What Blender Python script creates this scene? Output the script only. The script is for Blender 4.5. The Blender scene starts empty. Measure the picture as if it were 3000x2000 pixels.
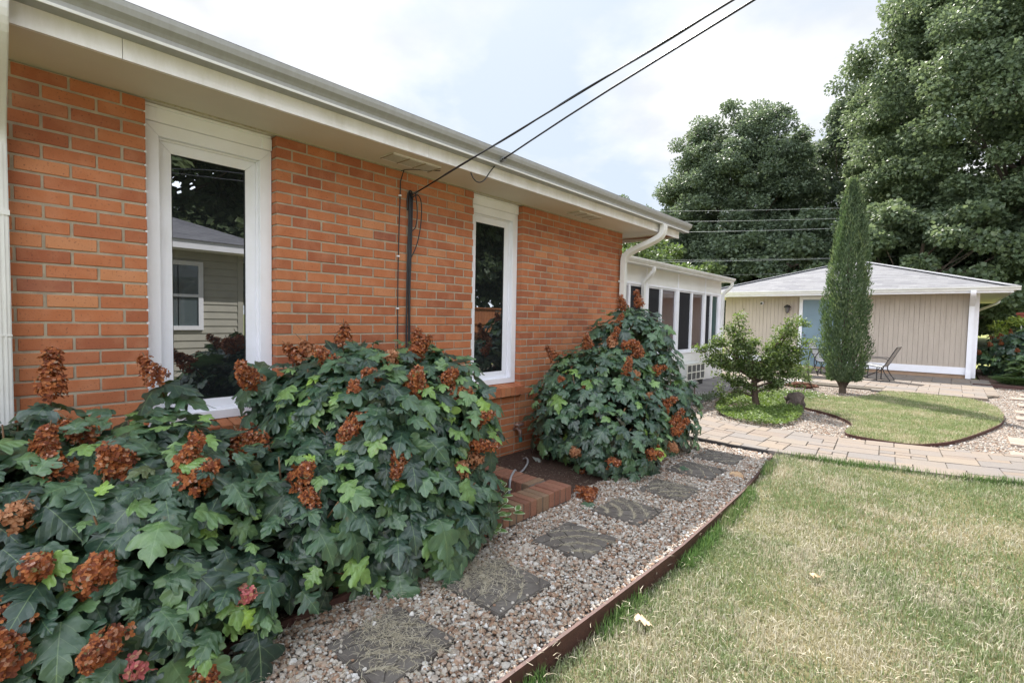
import bpy, bmesh, math, random
import numpy as np
from mathutils import Vector, Matrix
R = math.radians
rnd = random.Random(7)
rng = np.random.default_rng(11)
SC = bpy.context.scene
COL = SC.collection

# ---------------------------------------------------------------- camera
f_px, yaw, pitch, roll = 1445.0, -0.7297143473581397, -0.044987600398447875, 0.019125193985737445
CX, CY, CZ = 3.132795, 0.0, 1.295167
cy_, sy_, cp_, sp_ = math.cos(yaw), math.sin(yaw), math.cos(pitch), math.sin(pitch)
Fv = Vector((sy_ * cp_, cy_ * cp_, sp_)); R0 = Vector((cy_, -sy_, 0)); U0 = R0.cross(Fv)
Rv = R0 * math.cos(roll) + U0 * math.sin(roll); Uv = -R0 * math.sin(roll) + U0 * math.cos(roll)
cam = bpy.data.cameras.new('camera'); co = bpy.data.objects.new('camera', cam); COL.objects.link(co)
M = Matrix((Rv, Uv, -Fv)).transposed().to_4x4(); M.translation = Vector((CX, CY, CZ)); co.matrix_world = M
cam.sensor_width = 36.0; cam.lens = f_px / 3000 * 36.0; cam.clip_start = 0.05; cam.clip_end = 2000
SC.camera = co

# ---------------------------------------------------------------- sun, sky, exposure
SUNDIR = Vector((.565, -.505, -1.0)).normalized()          # the way the light travels
elev = math.asin(-SUNDIR.z); az = math.atan2(-SUNDIR.x, -SUNDIR.y)
sl = bpy.data.lights.new('sun', 'SUN'); so = bpy.data.objects.new('sun', sl); COL.objects.link(so)
sl.energy = 5.0; sl.angle = R(0.53); sl.color = (1.0, .95, .88)
so.rotation_euler = SUNDIR.to_track_quat('-Z', 'Y').to_euler(); so.location = (-10, 10, 20)
w = bpy.data.worlds.new('World'); SC.world = w; w.use_nodes = True
nt = w.node_tree; N = nt.nodes; LK = nt.links; N.clear()
out = N.new('ShaderNodeOutputWorld'); bg = N.new('ShaderNodeBackground'); bg.inputs['Strength'].default_value = 0.13
sky = N.new('ShaderNodeTexSky'); sky.sky_type = 'NISHITA'; sky.sun_disc = False
sky.sun_elevation = elev; sky.sun_rotation = az; sky.air_density = 1.0; sky.dust_density = 2.2; sky.ozone_density = 1.0
tc = N.new('ShaderNodeTexCoord'); sep = N.new('ShaderNodeSeparateXYZ'); LK.new(tc.outputs['Generated'], sep.inputs[0])
def MN(op, a, b=None, clamp=False):
    n = N.new('ShaderNodeMath'); n.operation = op; n.use_clamp = clamp
    for i, v in enumerate((a, b)):
        if v is None: continue
        if isinstance(v, (int, float)): n.inputs[i].default_value = v
        else: LK.new(v, n.inputs[i])
    return n.outputs[0]
zz = MN('ADD', MN('MAXIMUM', sep.outputs['Z'], 0.0), 0.22)
cmb = N.new('ShaderNodeCombineXYZ')
LK.new(MN('DIVIDE', sep.outputs['X'], zz), cmb.inputs[0]); LK.new(MN('DIVIDE', sep.outputs['Y'], zz), cmb.inputs[1])
cmb.inputs[2].default_value = 4.3
no = N.new('ShaderNodeTexNoise'); no.inputs['Scale'].default_value = 1.55; no.inputs['Detail'].default_value = 9; no.inputs['Roughness'].default_value = .55
LK.new(cmb.outputs[0], no.inputs['Vector'])
cr = N.new('ShaderNodeValToRGB'); cr.color_ramp.elements[0].position = .40; cr.color_ramp.elements[1].position = .62
LK.new(no.outputs['Fac'], cr.inputs[0])
mx = N.new('ShaderNodeMixRGB'); LK.new(cr.outputs[0], mx.inputs[0])
no2 = N.new('ShaderNodeTexNoise'); no2.inputs['Scale'].default_value = 3.0; no2.inputs['Detail'].default_value = 5; LK.new(cmb.outputs[0], no2.inputs['Vector'])
cr2 = N.new('ShaderNodeValToRGB'); cr2.color_ramp.elements[0].color = (3.1, 3.18, 3.3, 1); cr2.color_ramp.elements[1].color = (4.0, 4.03, 4.1, 1)
cr2.color_ramp.elements[0].position = .38; cr2.color_ramp.elements[1].position = .62
LK.new(no2.outputs['Fac'], cr2.inputs[0])
# front-lit clouds opposite the sun, boosted out of view to add fill light
dot = MN('ADD', MN('MULTIPLY', sep.outputs['X'], -.745), MN('MULTIPLY', sep.outputs['Y'], .667))
frt = MN('MULTIPLY', MN('SUBTRACT', .30, dot), 2.2, True)
cm = N.new('ShaderNodeMixRGB'); LK.new(frt, cm.inputs[0]); LK.new(cr2.outputs[0], cm.inputs[1])
cs_ = N.new('ShaderNodeMixRGB'); cs_.blend_type = 'MULTIPLY'; cs_.inputs[0].default_value = 1; cs_.inputs[2].default_value = (4.2, 4.35, 4.6, 1)
LK.new(cr2.outputs[0], cs_.inputs[1]); LK.new(cs_.outputs[0], cm.inputs[2]); LK.new(cm.outputs[0], mx.inputs[2])
hz = N.new('ShaderNodeMixRGB'); hz.blend_type = 'MIX'; hz.inputs[0].default_value = .93; hz.inputs[2].default_value = (2.3, 2.65, 3.1, 1)
LK.new(sky.outputs[0], hz.inputs[1]); LK.new(hz.outputs[0], mx.inputs[1])
LK.new(mx.outputs[0], bg.inputs['Color']); LK.new(bg.outputs[0], out.inputs[0])
SC.view_settings.view_transform = 'Standard'; SC.view_settings.look = 'None'
SC.view_settings.exposure = 1.2; SC.view_settings.gamma = 1.0
SC.cycles.max_bounces = 8; SC.cycles.diffuse_bounces = 4; SC.cycles.transparent_max_bounces = 12
SC.cycles.use_denoising = True
SC.cycles.use_adaptive_sampling = True

# ---------------------------------------------------------------- helpers
def tag(o, label=None, cat=None, group=None, kind=None):
    if label: o['label'] = label
    if cat: o['category'] = cat
    if group: o['group'] = group
    if kind: o['kind'] = kind
    return o
def empty(name, loc=(0, 0, 0), label=None, cat=None, group=None):
    o = bpy.data.objects.new(name, None); COL.objects.link(o); o.location = loc; o.empty_display_size = .1
    return tag(o, label, cat, group)
def link(name, me, m, parent=None):
    o = bpy.data.objects.new(name, me); COL.objects.link(o)
    if m is not None and not me.materials: me.materials.append(m)
    if parent is not None:
        o.parent = parent
        o.matrix_parent_inverse = wmat(parent).inverted()
    return o
def wmat(o):
    m = o.matrix_basis.copy()
    return m if o.parent is None else wmat(o.parent) @ o.matrix_parent_inverse @ m
def mesh_np(name, V, F, smooth=False, uv=None):
    """V (n,3); F (m,k) all faces of k corners"""
    V = np.asarray(V, np.float32); F = np.asarray(F, np.int32)
    me = bpy.data.meshes.new(name); k = F.shape[1]; m = F.shape[0]
    me.vertices.add(len(V)); me.vertices.foreach_set('co', V.ravel())
    me.loops.add(m * k); me.loops.foreach_set('vertex_index', F.ravel())
    me.polygons.add(m); me.polygons.foreach_set('loop_start', np.arange(0, m * k, k, dtype=np.int32))
    try: me.polygons.foreach_set('loop_total', np.full(m, k, np.int32))
    except Exception: pass
    if uv is not None:
        l = me.uv_layers.new(name='UVMap'); l.data.foreach_set('uv', np.asarray(uv, np.float32)[F.ravel()].ravel())
    me.update(calc_edges=True); me.validate()
    me.polygons.foreach_set('use_smooth', np.full(len(me.polygons), smooth))
    return me
class MB:
    def __init__(s): s.v = []; s.f = []; s.uv = []
    def add(s, V, F):
        n = len(s.v); s.v += [tuple(v) for v in V]; s.f += [tuple(i + n for i in f) for f in F]; return s
    def box(s, x0, x1, y0, y1, z0, z1, ch=0.0):
        if x0 > x1: x0, x1 = x1, x0
        if y0 > y1: y0, y1 = y1, y0
        if z0 > z1: z0, z1 = z1, z0
        if ch <= 0:
            V = [(x, y, z) for z in (z0, z1) for y in (y0, y1) for x in (x0, x1)]
            return s.add(V, [(0, 2, 3, 1), (4, 5, 7, 6), (0, 1, 5, 4), (2, 6, 7, 3), (0, 4, 6, 2), (1, 3, 7, 5)])
        bm = bmesh.new(); bmesh.ops.create_cube(bm, size=1)
        for v in bm.verts: v.co = Vector(((x0 + x1) / 2 + v.co.x * (x1 - x0), (y0 + y1) / 2 + v.co.y * (y1 - y0), (z0 + z1) / 2 + v.co.z * (z1 - z0)))
        bmesh.ops.bevel(bm, geom=bm.edges[:], offset=ch, segments=1, affect='EDGES')
        bm.verts.index_update()
        s.add([v.co[:] for v in bm.verts], [[v.index for v in f.verts] for f in bm.faces]); bm.free(); return s
    def poly(s, P): return s.add(P, [tuple(range(len(P)))])
    def slab(s, P, z0, z1):
        """P: list of (x,y) counter-clockwise; z may be functions"""
        n = len(P); a = (lambda x, y: z0) if not callable(z0) else z0; b = (lambda x, y: z1) if not callable(z1) else z1
        V = [(x, y, a(x, y)) for x, y in P] + [(x, y, b(x, y)) for x, y in P]
        return s.add(V, [tuple(reversed(range(n))), tuple(range(n, 2 * n))] + [(i, (i + 1) % n, n + (i + 1) % n, n + i) for i in range(n)])
    def prism_y(s, prof, y0, y1):
        """profile list of (x,z) extruded along y"""
        n = len(prof); V = [(x, y0, z) for x, z in prof] + [(x, y1, z) for x, z in prof]
        return s.add(V, [tuple(range(n)), tuple(reversed(range(n, 2 * n)))] + [(i, n + i, n + (i + 1) % n, (i + 1) % n) for i in range(n)])
    def prism_x(s, prof, x0, x1):
        n = len(prof); V = [(x0, y, z) for y, z in prof] + [(x1, y, z) for y, z in prof]
        return s.add(V, [tuple(range(n)), tuple(reversed(range(n, 2 * n)))] + [(i, n + i, n + (i + 1) % n, (i + 1) % n) for i in range(n)])
    def tube(s, P, r, seg=8, sq=None):
        """round tube along P; sq=(w,d): rectangular section"""
        P = [Vector(p) for p in P]; n = len(P); rr = list(np.interp(np.linspace(0, 1, n), np.linspace(0, 1, len(r)), r)) if isinstance(r, (list, tuple)) else [r] * n
        up = Vector((0, 0, 1)); rings = []
        t0 = (P[1] - P[0]).normalized(); ref = Vector((0, 1, 0)) if abs(t0.dot(up)) > .9 else up
        for i in range(n):
            t = ((P[min(i + 1, n - 1)] - P[i]).normalized() + (P[i] - P[max(i - 1, 0)]).normalized())
            t = t.normalized() if t.length > 1e-6 else t0
            a = ref - t * ref.dot(t)
            a = a.normalized() if a.length > 1e-4 else Vector((1, 0, 0)); b = t.cross(a); ref = a
            if sq: rings.append([P[i] + a * u * sq[0] / 2 + b * v * sq[1] / 2 for u, v in ((-1, -1), (1, -1), (1, 1), (-1, 1))])
            else: rings.append([P[i] + (a * math.cos(2 * math.pi * k / seg) + b * math.sin(2 * math.pi * k / seg)) * rr[i] for k in range(seg)])
        m = len(rings[0]); V = [v[:] for rg in rings for v in rg]; F = []
        for i in range(n - 1):
            for k in range(m): F.append((i * m + k, i * m + (k + 1) % m, (i + 1) * m + (k + 1) % m, (i + 1) * m + k))
        F.append(tuple(reversed(range(m)))); F.append(tuple((n - 1) * m + k for k in range(m)))
        return s.add(V, F)
    def build(s, name, m, parent=None, smooth=False, bevel=0):
        me = bpy.data.meshes.new(name); me.from_pydata(s.v, [], s.f); me.update()
        bm = bmesh.new(); bm.from_mesh(me); bmesh.ops.recalc_face_normals(bm, faces=bm.faces[:])
        if bevel: bmesh.ops.bevel(bm, geom=[e for e in bm.edges if len(e.link_faces) == 2 and e.calc_face_angle(0) > .6], offset=bevel, segments=2, affect='EDGES', clamp_overlap=True)
        bm.to_mesh(me); bm.free()
        if smooth: me.polygons.foreach_set('use_smooth', np.full(len(me.polygons), True))
        return link(name, me, m, parent)
def chaikin(P, n=2, closed=False):
    P = [Vector(p) for p in P]
    for _ in range(n):
        Q = [] if closed else [P[0]]
        for i in range(len(P) if closed else len(P) - 1):
            a, b = P[i], P[(i + 1) % len(P)]
            Q += [a * .75 + b * .25, a * .25 + b * .75]
        if not closed: Q.append(P[-1])
        P = Q
    return P

# ---------------------------------------------------------------- materials
class NB:
    def __init__(s, name):
        s.m = bpy.data.materials.new(name); s.m.use_nodes = True; s.t = s.m.node_tree; s.t.nodes.clear()
        s.out = s.n('ShaderNodeOutputMaterial'); s.b = s.n('ShaderNodeBsdfPrincipled'); s.L(s.b.outputs[0], s.out.inputs[0])
        s.tc = s.n('ShaderNodeTexCoord'); s.geo = s.n('ShaderNodeNewGeometry')
    def n(s, t, **k):
        n = s.t.nodes.new(t)
        for a, b in k.items(): setattr(n, a, b)
        return n
    def L(s, a, b): s.t.links.new(a, b)
    def noise(s, scale, detail=4, rough=.55, vec=None, stretch=None):
        n = s.n('ShaderNodeTexNoise'); n.inputs['Scale'].default_value = scale; n.inputs['Detail'].default_value = detail; n.inputs['Roughness'].default_value = rough
        v = vec if vec is not None else s.tc.outputs['Object']
        if stretch:
            mp = s.n('ShaderNodeMapping'); mp.inputs['Scale'].default_value = stretch; s.L(v, mp.inputs[0]); v = mp.outputs[0]
        s.L(v, n.inputs['Vector']); return n.outputs['Fac']
    def ramp(s, fac, stops):
        r = s.n('ShaderNodeValToRGB'); e = r.color_ramp.elements
        while len(e) < len(stops): e.new(.5)
        for i, (p, c) in enumerate(stops):
            e[i].position = p; e[i].color = (c, c, c, 1) if isinstance(c, (int, float)) else (*c, 1)
        s.L(fac, r.inputs[0]); return r.outputs[0]
    def mix(s, a, b, fac, mode='MIX'):
        m = s.n('ShaderNodeMixRGB', blend_type=mode)
        for i, v in ((0, fac), (1, a), (2, b)):
            if isinstance(v, (int, float)): m.inputs[i].default_value = v if i == 0 else (v, v, v, 1)
            elif isinstance(v, tuple): m.inputs[i].default_value = (*v, 1)
            else: s.L(v, m.inputs[i])
        return m.outputs[0]
    def math(s, op, a, b=0.0):
        m = s.n('ShaderNodeMath', operation=op)
        for i, v in ((0, a), (1, b)):
            if isinstance(v, (int, float)): m.inputs[i].default_value = v
            else: s.L(v, m.inputs[i])
        return m.outputs[0]
    def color(s, c):
        if isinstance(c, tuple): s.b.inputs['Base Color'].default_value = (*c, 1)
        else: s.L(c, s.b.inputs['Base Color'])
    def bump(s, h, st=.3, dist=.01):
        b = s.n('ShaderNodeBump'); b.inputs['Strength'].default_value = st; b.inputs['Distance'].default_value = dist
        s.L(h, b.inputs['Height']); s.L(b.outputs[0], s.b.inputs['Normal'])
    def set(s, **k):
        for a, v in k.items(): s.b.inputs[a.replace('_', ' ')].default_value = v
        return s
def simple(name, c1, c2=None, scale=8, rough=.6, bump=0, bscale=60, metal=0, island=None, stretch=None, spec=.5):
    b = NB(name); b.set(Roughness=rough, Metallic=metal); b.b.inputs['Specular IOR Level'].default_value = spec
    c2 = c2 or tuple(x * .8 for x in c1)
    c = b.mix(c1, c2, b.ramp(b.noise(scale, 5, .6, stretch=stretch), [(.35, 0.0), (.68, 1.0)]))
    if island:
        c = b.mix(c, island, b.geo.outputs['Random Per Island'])
    b.color(c)
    if bump: b.bump(b.noise(bscale, 4, .6, stretch=stretch), bump)
    return b.m
def leafmat(name, stops, rough=.45, trans=.25, tcol=(.25, .4, .06), spec=.5, posvar=None):
    """leaf: colour by random island, translucent share"""
    b = NB(name); b.set(Roughness=rough); b.b.inputs['Specular IOR Level'].default_value = spec
    c = b.ramp(b.geo.outputs['Random Per Island'], stops)
    if posvar: c = b.mix(c, posvar[0], b.ramp(b.noise(posvar[1], 3), [(.42, 0.0), (.7, posvar[2])]))
    b.color(c)
    tr = b.n('ShaderNodeBsdfTranslucent'); b.L(b.mix(c, tcol, .5), tr.inputs[0])
    ms = b.n('ShaderNodeMixShader'); ms.inputs[0].default_value = trans
    b.L(b.b.outputs[0], ms.inputs[1]); b.L(tr.outputs[0], ms.inputs[2]); b.L(ms.outputs[0], b.out.inputs[0])
    return b.m
# brick: colour per brick, dark iron specks, slight stain
def brickmat(name, stops, speck=.55, hi=(.62, .30, .17)):
    b = NB(name); b.set(Roughness=.8)
    c = b.ramp(b.geo.outputs['Random Per Island'], stops)
    c = b.mix(c, hi, b.ramp(b.noise(9, 4), [(.45, 0.0), (.8, .35)]))
    sp = b.ramp(b.noise(115, 2, .4), [(.63, 0.0), (.70, 1.0)])
    c = b.mix(c, (.12, .045, .03), b.math('MULTIPLY', sp, speck))
    c = b.mix(c, b.mix(c, (.62, .60, .58), 1.0, 'MULTIPLY'), b.ramp(b.noise(1.6, 5, .7), [(.5, 0.0), (.75, .55)]))
    b.color(c); b.bump(b.noise(160, 3, .6), .25, .003); return b.m
M_brick = brickmat('brick', [(0.0, (.32, .095, .042)), (.3, (.40, .128, .052)), (.6, (.43, .142, .056)), (.85, (.45, .156, .064)), (.96, (.50, .205, .09)), (1.0, (.29, .09, .05))])
M_brick2 = brickmat('coping_brick', [(0.0, (.20, .085, .055)), (.4, (.27, .12, .075)), (.7, (.25, .15, .09)), (1.0, (.21, .14, .09))], .9, (.16, .13, .10))
M_mortar = simple('mortar', (.43, .36, .27), (.31, .26, .20), 14, .95, .5, 220)
def paint(name, c, dirt, amt=.5, rough=.45, scale=3, stretch=(1, 1, 1)):
    b = NB(name); b.set(Roughness=rough)
    k = b.math('MULTIPLY', b.ramp(b.noise(scale, 6, .65, stretch=stretch), [(.42, 0.0), (.75, 1.0)]), amt)
    b.color(b.mix(c, dirt, k)); b.bump(b.noise(scale * 18, 3), .06, .004); return b.m
M_white = paint('white_vinyl', (.84, .84, .90), (.58, .56, .52), .3)
M_fascia = paint('fascia_white', (.84, .82, .84), (.52, .48, .40), .6, scale=2, stretch=(1, 3, 1))
M_gutter = paint('gutter_aluminium', (.36, .36, .365), (.29, .285, .27), .7, .5, 2, (4, 12, 2))
M_gutter_w = paint('gutter_white', (.72, .71, .69), (.5, .48, .44), .5)
M_soffit = paint('soffit_beige', (.66, .61, .53), (.56, .51, .44), .6, .6, 1.5)
M_vent = simple('vent_mesh', (.60, .60, .54), (.48, .48, .43), 60, .6, .5, 300)
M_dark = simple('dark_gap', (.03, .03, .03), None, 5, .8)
M_wood_raw = simple('raw_wood', (.30, .13, .05), (.18, .08, .03), 6, .8, stretch=(1, 12, 1))
M_cable = simple('cable_rubber', (.012, .012, .016), (.02, .02, .025), 20, .45)
M_steel = simple('grey_metal', (.30, .31, .32), (.2, .2, .21), 30, .4, metal=.7)
def glassmat(name, base, refl, rough=.0, fk=.55):
    b = NB(name); b.set(Roughness=.6); b.b.inputs['Specular IOR Level'].default_value = .0; b.color(base)
    g = b.n('ShaderNodeBsdfGlossy'); g.inputs['Roughness'].default_value = rough; g.inputs['Color'].default_value = (.93, .96, 1, 1)
    lw = b.n('ShaderNodeLayerWeight'); lw.inputs['Blend'].default_value = .35
    fac = b.math('ADD', b.math('MULTIPLY', lw.outputs['Fresnel'], fk), refl)
    ms = b.n('ShaderNodeMixShader'); b.L(fac, ms.inputs[0]); b.L(b.b.outputs[0], ms.inputs[1]); b.L(g.outputs[0], ms.inputs[2]); b.L(ms.outputs[0], b.out.inputs[0])
    return b.m
M_glass = glassmat('window_glass', (.012, .014, .015), .22)
M_glass_s = glassmat('sunroom_glass', (.09, .055, .048), .06, .0, .6)
M_screen = glassmat('sunroom_screen', (.030, .030, .034), .0, .1, .10)
M_screen2 = glassmat('sunroom_tint', (.05, .08, .07), .02, .0, .3)
def shingle(name, c1, c2, c3, w=.33, h=.14):
    b = NB(name); b.set(Roughness=.9)
    t = b.n('ShaderNodeTexBrick'); t.offset = .37; t.inputs['Scale'].default_value = 1; t.inputs['Brick Width'].default_value = w; t.inputs['Row Height'].default_value = h
    t.inputs['Mortar Size'].default_value = .0
    t.inputs['Color1'].default_value = (*c1, 1); t.inputs['Color2'].default_value = (*c2, 1); t.inputs['Mortar'].default_value = (*c1, 1)
    b.L(b.tc.outputs['UV'], t.inputs['Vector']); sx = b.n('ShaderNodeSeparateXYZ'); b.L(b.tc.outputs['UV'], sx.inputs[0])
    row = b.math('FRACT', b.math('DIVIDE', sx.outputs[1], h)); ln = b.ramp(row, [(0, 1.0), (.16, 1.0), (.26, 0.0), (1, 0.0)])
    brk = b.ramp(b.noise(2.2, 3, .6, vec=b.tc.outputs['UV'], stretch=(1.5, 7, 1)), [(.42, .3), (.58, 1.0)])
    c = b.mix(t.outputs['Color'], c3, b.math('MULTIPLY', ln, brk))
    c = b.mix(c, (.72, .72, .72), b.ramp(b.noise(1.7, 4, .6), [(.3, 0.0), (.8, .25)]), 'MULTIPLY')
    b.color(c); b.bump(b.math('ADD', b.noise(90, 2), row), .5, .01); return b.m
M_shingle = shingle('shingles', (.20, .20, .21), (.14, .14, .155), (.03, .03, .033), .36, .14)
M_shingle2 = shingle('shingles_dark', (.16, .16, .18), (.11, .11, .13), (.05, .05, .06))

# ================================================================ BRICK HOUSE
SO_Z = 2.39; BH = .0677; BW = .19517; J = .0105
def brick(mb, y0, y1, k, x=0.0, dep=.09, top=None):
    """brick in course k (1 = top) on plane X=x, between joint centres y0..y1"""
    z1 = SO_Z - (k - 1) * BH - .001; z0 = SO_Z - k * BH
    a = J / 2
    dx = rnd.uniform(-.0018, .0018)
    mb.box(x - dep, x + dx, y0 + a + rnd.uniform(-.0015, .0015), y1 - a + rnd.uniform(-.0015, .0015), z0 + a + rnd.uniform(-.001, .001), z1 - a + rnd.uniform(-.001, .001), .0022)
house = empty('brick_house', (-.3, 2.5, 0), 'long orange brick house with white trimmed windows and a wide beige eave', 'house')
bricks = MB(); mortar = MB()
NC = 37
PIERS = [(-3.2, .652, .652 - .0), (1.307, 2.976, 1.307), (3.627, 5.539, 3.627)]
for k in range(1, NC + 1):
    half = .5 if k % 2 == 1 else 0.0
    # left pier: joints counted back from its right end
    y = .652; e = y - (BW * .5 if half else BW)
    a = y
    while a > -3.1:
        brick(bricks, max(e, -3.2), a + (J / 2 if a == y else 0), k); a = e; e -= BW
    # middle pier
    a = 1.307; e = a + (BW if half else BW / 2) ; end = 2.976
    first = True
    while a < end - .02:
        brick(bricks, a - (J / 2 if first else 0), min(e, end) + (J / 2 if e >= end else 0), k, dep=.09); a = e; e += BW; first = False
    a = 3.627; e = a + (BW if half else BW / 2); end = 5.539; first = True
    while a < end - .02:
        brick(bricks, a - (J / 2 if first else 0), min(e, end) + (J / 2 if e >= end else 0), k); a = e; e += BW; first = False
    # below the windows
    if k > 27:
        for (u0, u1) in ((2.976, 3.627),):
            a = u0
            while a < u1 - .02: brick(bricks, a, min(a + BW, u1), k); a += BW
        for (u0, u1) in ((.652, 1.307),):
            a = u0
            while a < u1 - .02: brick(bricks, a, min(a + BW, u1), k); a += BW
    # house end wall (faces +Y)
    a = -.10
    while a > -1.6:
        z1 = SO_Z - (k - 1) * BH; bricks.box(max(a - BW, -1.6) + .004, a - .004, 5.45, 5.539, z1 - BH + .005, z1 - .005, .002); a -= BW
bricks.build('wall', M_brick, house)
for (a, b) in ((-3.2, .646), (1.313, 2.970), (3.633, 5.534)):
    mortar.box(-.2, -.004, a, b, -.2, SO_Z - .002)
mortar.box(-.2, -.0045, .646, 1.313, -.2, .56); mortar.box(-.2, -.0045, 2.970, 3.633, -.2, .5655)
mortar.box(-1.6, -.006, 5.3, 5.533, -.2, SO_Z - .003)
mortar.build('mortar', M_mortar, house)
# dark room volume behind, so windows read as deep
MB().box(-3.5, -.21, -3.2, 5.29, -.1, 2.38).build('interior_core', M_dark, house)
# soldier course sills
for (a, b) in ((2.976, 3.64), (.64, 1.32)):
    sm = MB(); y = a; zt = .655 if a > 2 else .655
    while y < b - .03:
        sm.add(*(lambda x0, x1, y0, y1: ([(x0, y0, .572), (x1, y0, .572), (x0, y1, .572), (x1, y1, .572), (x0, y0, .68), (x1, y0, .652), (x0, y1, .68), (x1, y1, .652)],
               [(0, 2, 3, 1), (4, 5, 7, 6), (0, 1, 5, 4), (2, 6, 7, 3), (0, 4, 6, 2), (1, 3, 7, 5)]))(-.09, .045, y + .004, y + BH - .004)); y += BH
    sm.build('window_sill', M_brick, house)
    MB().box(-.085, .04, a + .002, b - .01, .576, .645).build('sill_mortar', M_mortar, house)
# soffit, fascia, gutter
sf = MB(); sf.box(-.25, .385, -3.3, 5.86, 2.392, 2.41); sf.box(-1.7, .385, 5.86, 5.875, 2.385, 2.45)
sf.build('soffit', M_soffit, house)
sb = MB(); sb.box(-.0, .012, .652, 5.539, 2.386, 2.3915); sb.build('caulk_line', simple('caulk', (.55, .50, .38), (.35, .3, .2), 40, .8, .6, 200), house)
rw = MB(); rw.add([(-1.7, 5.88, 2.50), (.385, 5.88, 2.41), (.385, 6.3, 2.41), (-1.7, 6.3, 2.50), (-1.7, 5.88, 2.52), (.385, 5.88, 2.43), (.385, 6.3, 2.43), (-1.7, 6.3, 2.52)], [(0, 1, 2, 3), (7, 6, 5, 4), (0, 4, 5, 1), (1, 5, 6, 2), (2, 6, 7, 3), (3, 7, 4, 0)])
rw.build('rake_underside', M_wood_raw, house)
fa = MB(); yj = [-3.3, .49, 2.16, 4.85, 6.28]
for a, b in zip(yj[:-1], yj[1:]): fa.box(.385, .405, a + .0012, b - .0012, 2.386, 2.56)
fa.box(-1.7, .384, 6.281, 6.30, 2.40, 2.58)
fa.build('fascia', M_fascia, house)
gu = MB()
def kgut(mb, y0, y1, x0, z0, d=.115, h=.105, t=.003):
    """ogee (K-style) gutter along Y, back at x0, floor z0"""
    o = [(x0, z0 + h), (x0, z0), (x0 + d * .58, z0), (x0 + d * .62, z0 + .012), (x0 + d * .62, z0 + h * .30), (x0 + d * .72, z0 + h * .42), (x0 + d * .90, z0 + h * .58), (x0 + d * .98, z0 + h * .80), (x0 + d, z0 + h)]
    i = [(x0 + d - .012, z0 + h), (x0 + d - .012, z0 + h * .82), (x0 + d * .86, z0 + h * .62), (x0 + d * .55, z0 + h * .4), (x0 + d * .52, z0 + t), (x0 + t, z0 + t), (x0 + t, z0 + h)]
    mb.prism_y(o + i, y0, y1)
    mb.prism_y(o, y0 - .002, y0 + .001); mb.prism_y(o, y1 - .001, y1 + .002)
kgut(gu, -3.3, 6.42, .4062, 2.472)
go_ = gu.build('gutter', M_gutter, house)
MB().box(.4062 + .115 * .60, .4062 + .115 * .62 + .003, -3.3, 6.42, 2.4715, 2.4835).build('gutter_lip_highlight', M_gutter_w, go_)  # white strip on the grey gutter: the lower lip's highlight as colour
rf = MB(); rf.add([(.50, -3.35, 2.575), (.50, 6.33, 2.575), (-4.5, 6.33, 3.6), (-4.5, -3.35, 3.6), (.50, -3.35, 2.590), (.50, 6.33, 2.590), (-4.5, 6.33, 3.62), (-4.5, -3.35, 3.62)],
   [(0, 1, 2, 3), (7, 6, 5, 4), (0, 4, 5, 1), (1, 5, 6, 2), (2, 6, 7, 3), (3, 7, 4, 0)]); rf.build('roof', M_shingle2, house)
# soffit vents
def vent(y0, y1, x0, x1):
    v = MB(); v.box(x0, x1, y0, y1, 2.386, 2.3915); o = v.build('soffit_vent', M_fascia, house)
    for i in range(4): MB().box(x0 + .01, x1 - .01, y0 + (y1 - y0) * i / 3 - .004, y0 + (y1 - y0) * i / 3 + .004, 2.381, 2.3855).build('vent_slit', M_mortar, o)
    n = 3; dy = (y1 - y0) / n
    for i in range(n): MB().box(x0 + .018, x1 - .018, y0 + i * dy + .012, y0 + (i + 1) * dy - .012, 2.383, 2.3858).build('vent_screen', M_vent, o)
vent(1.95, 2.36, .13, .30); vent(4.15, 4.56, .13, .30)
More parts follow.
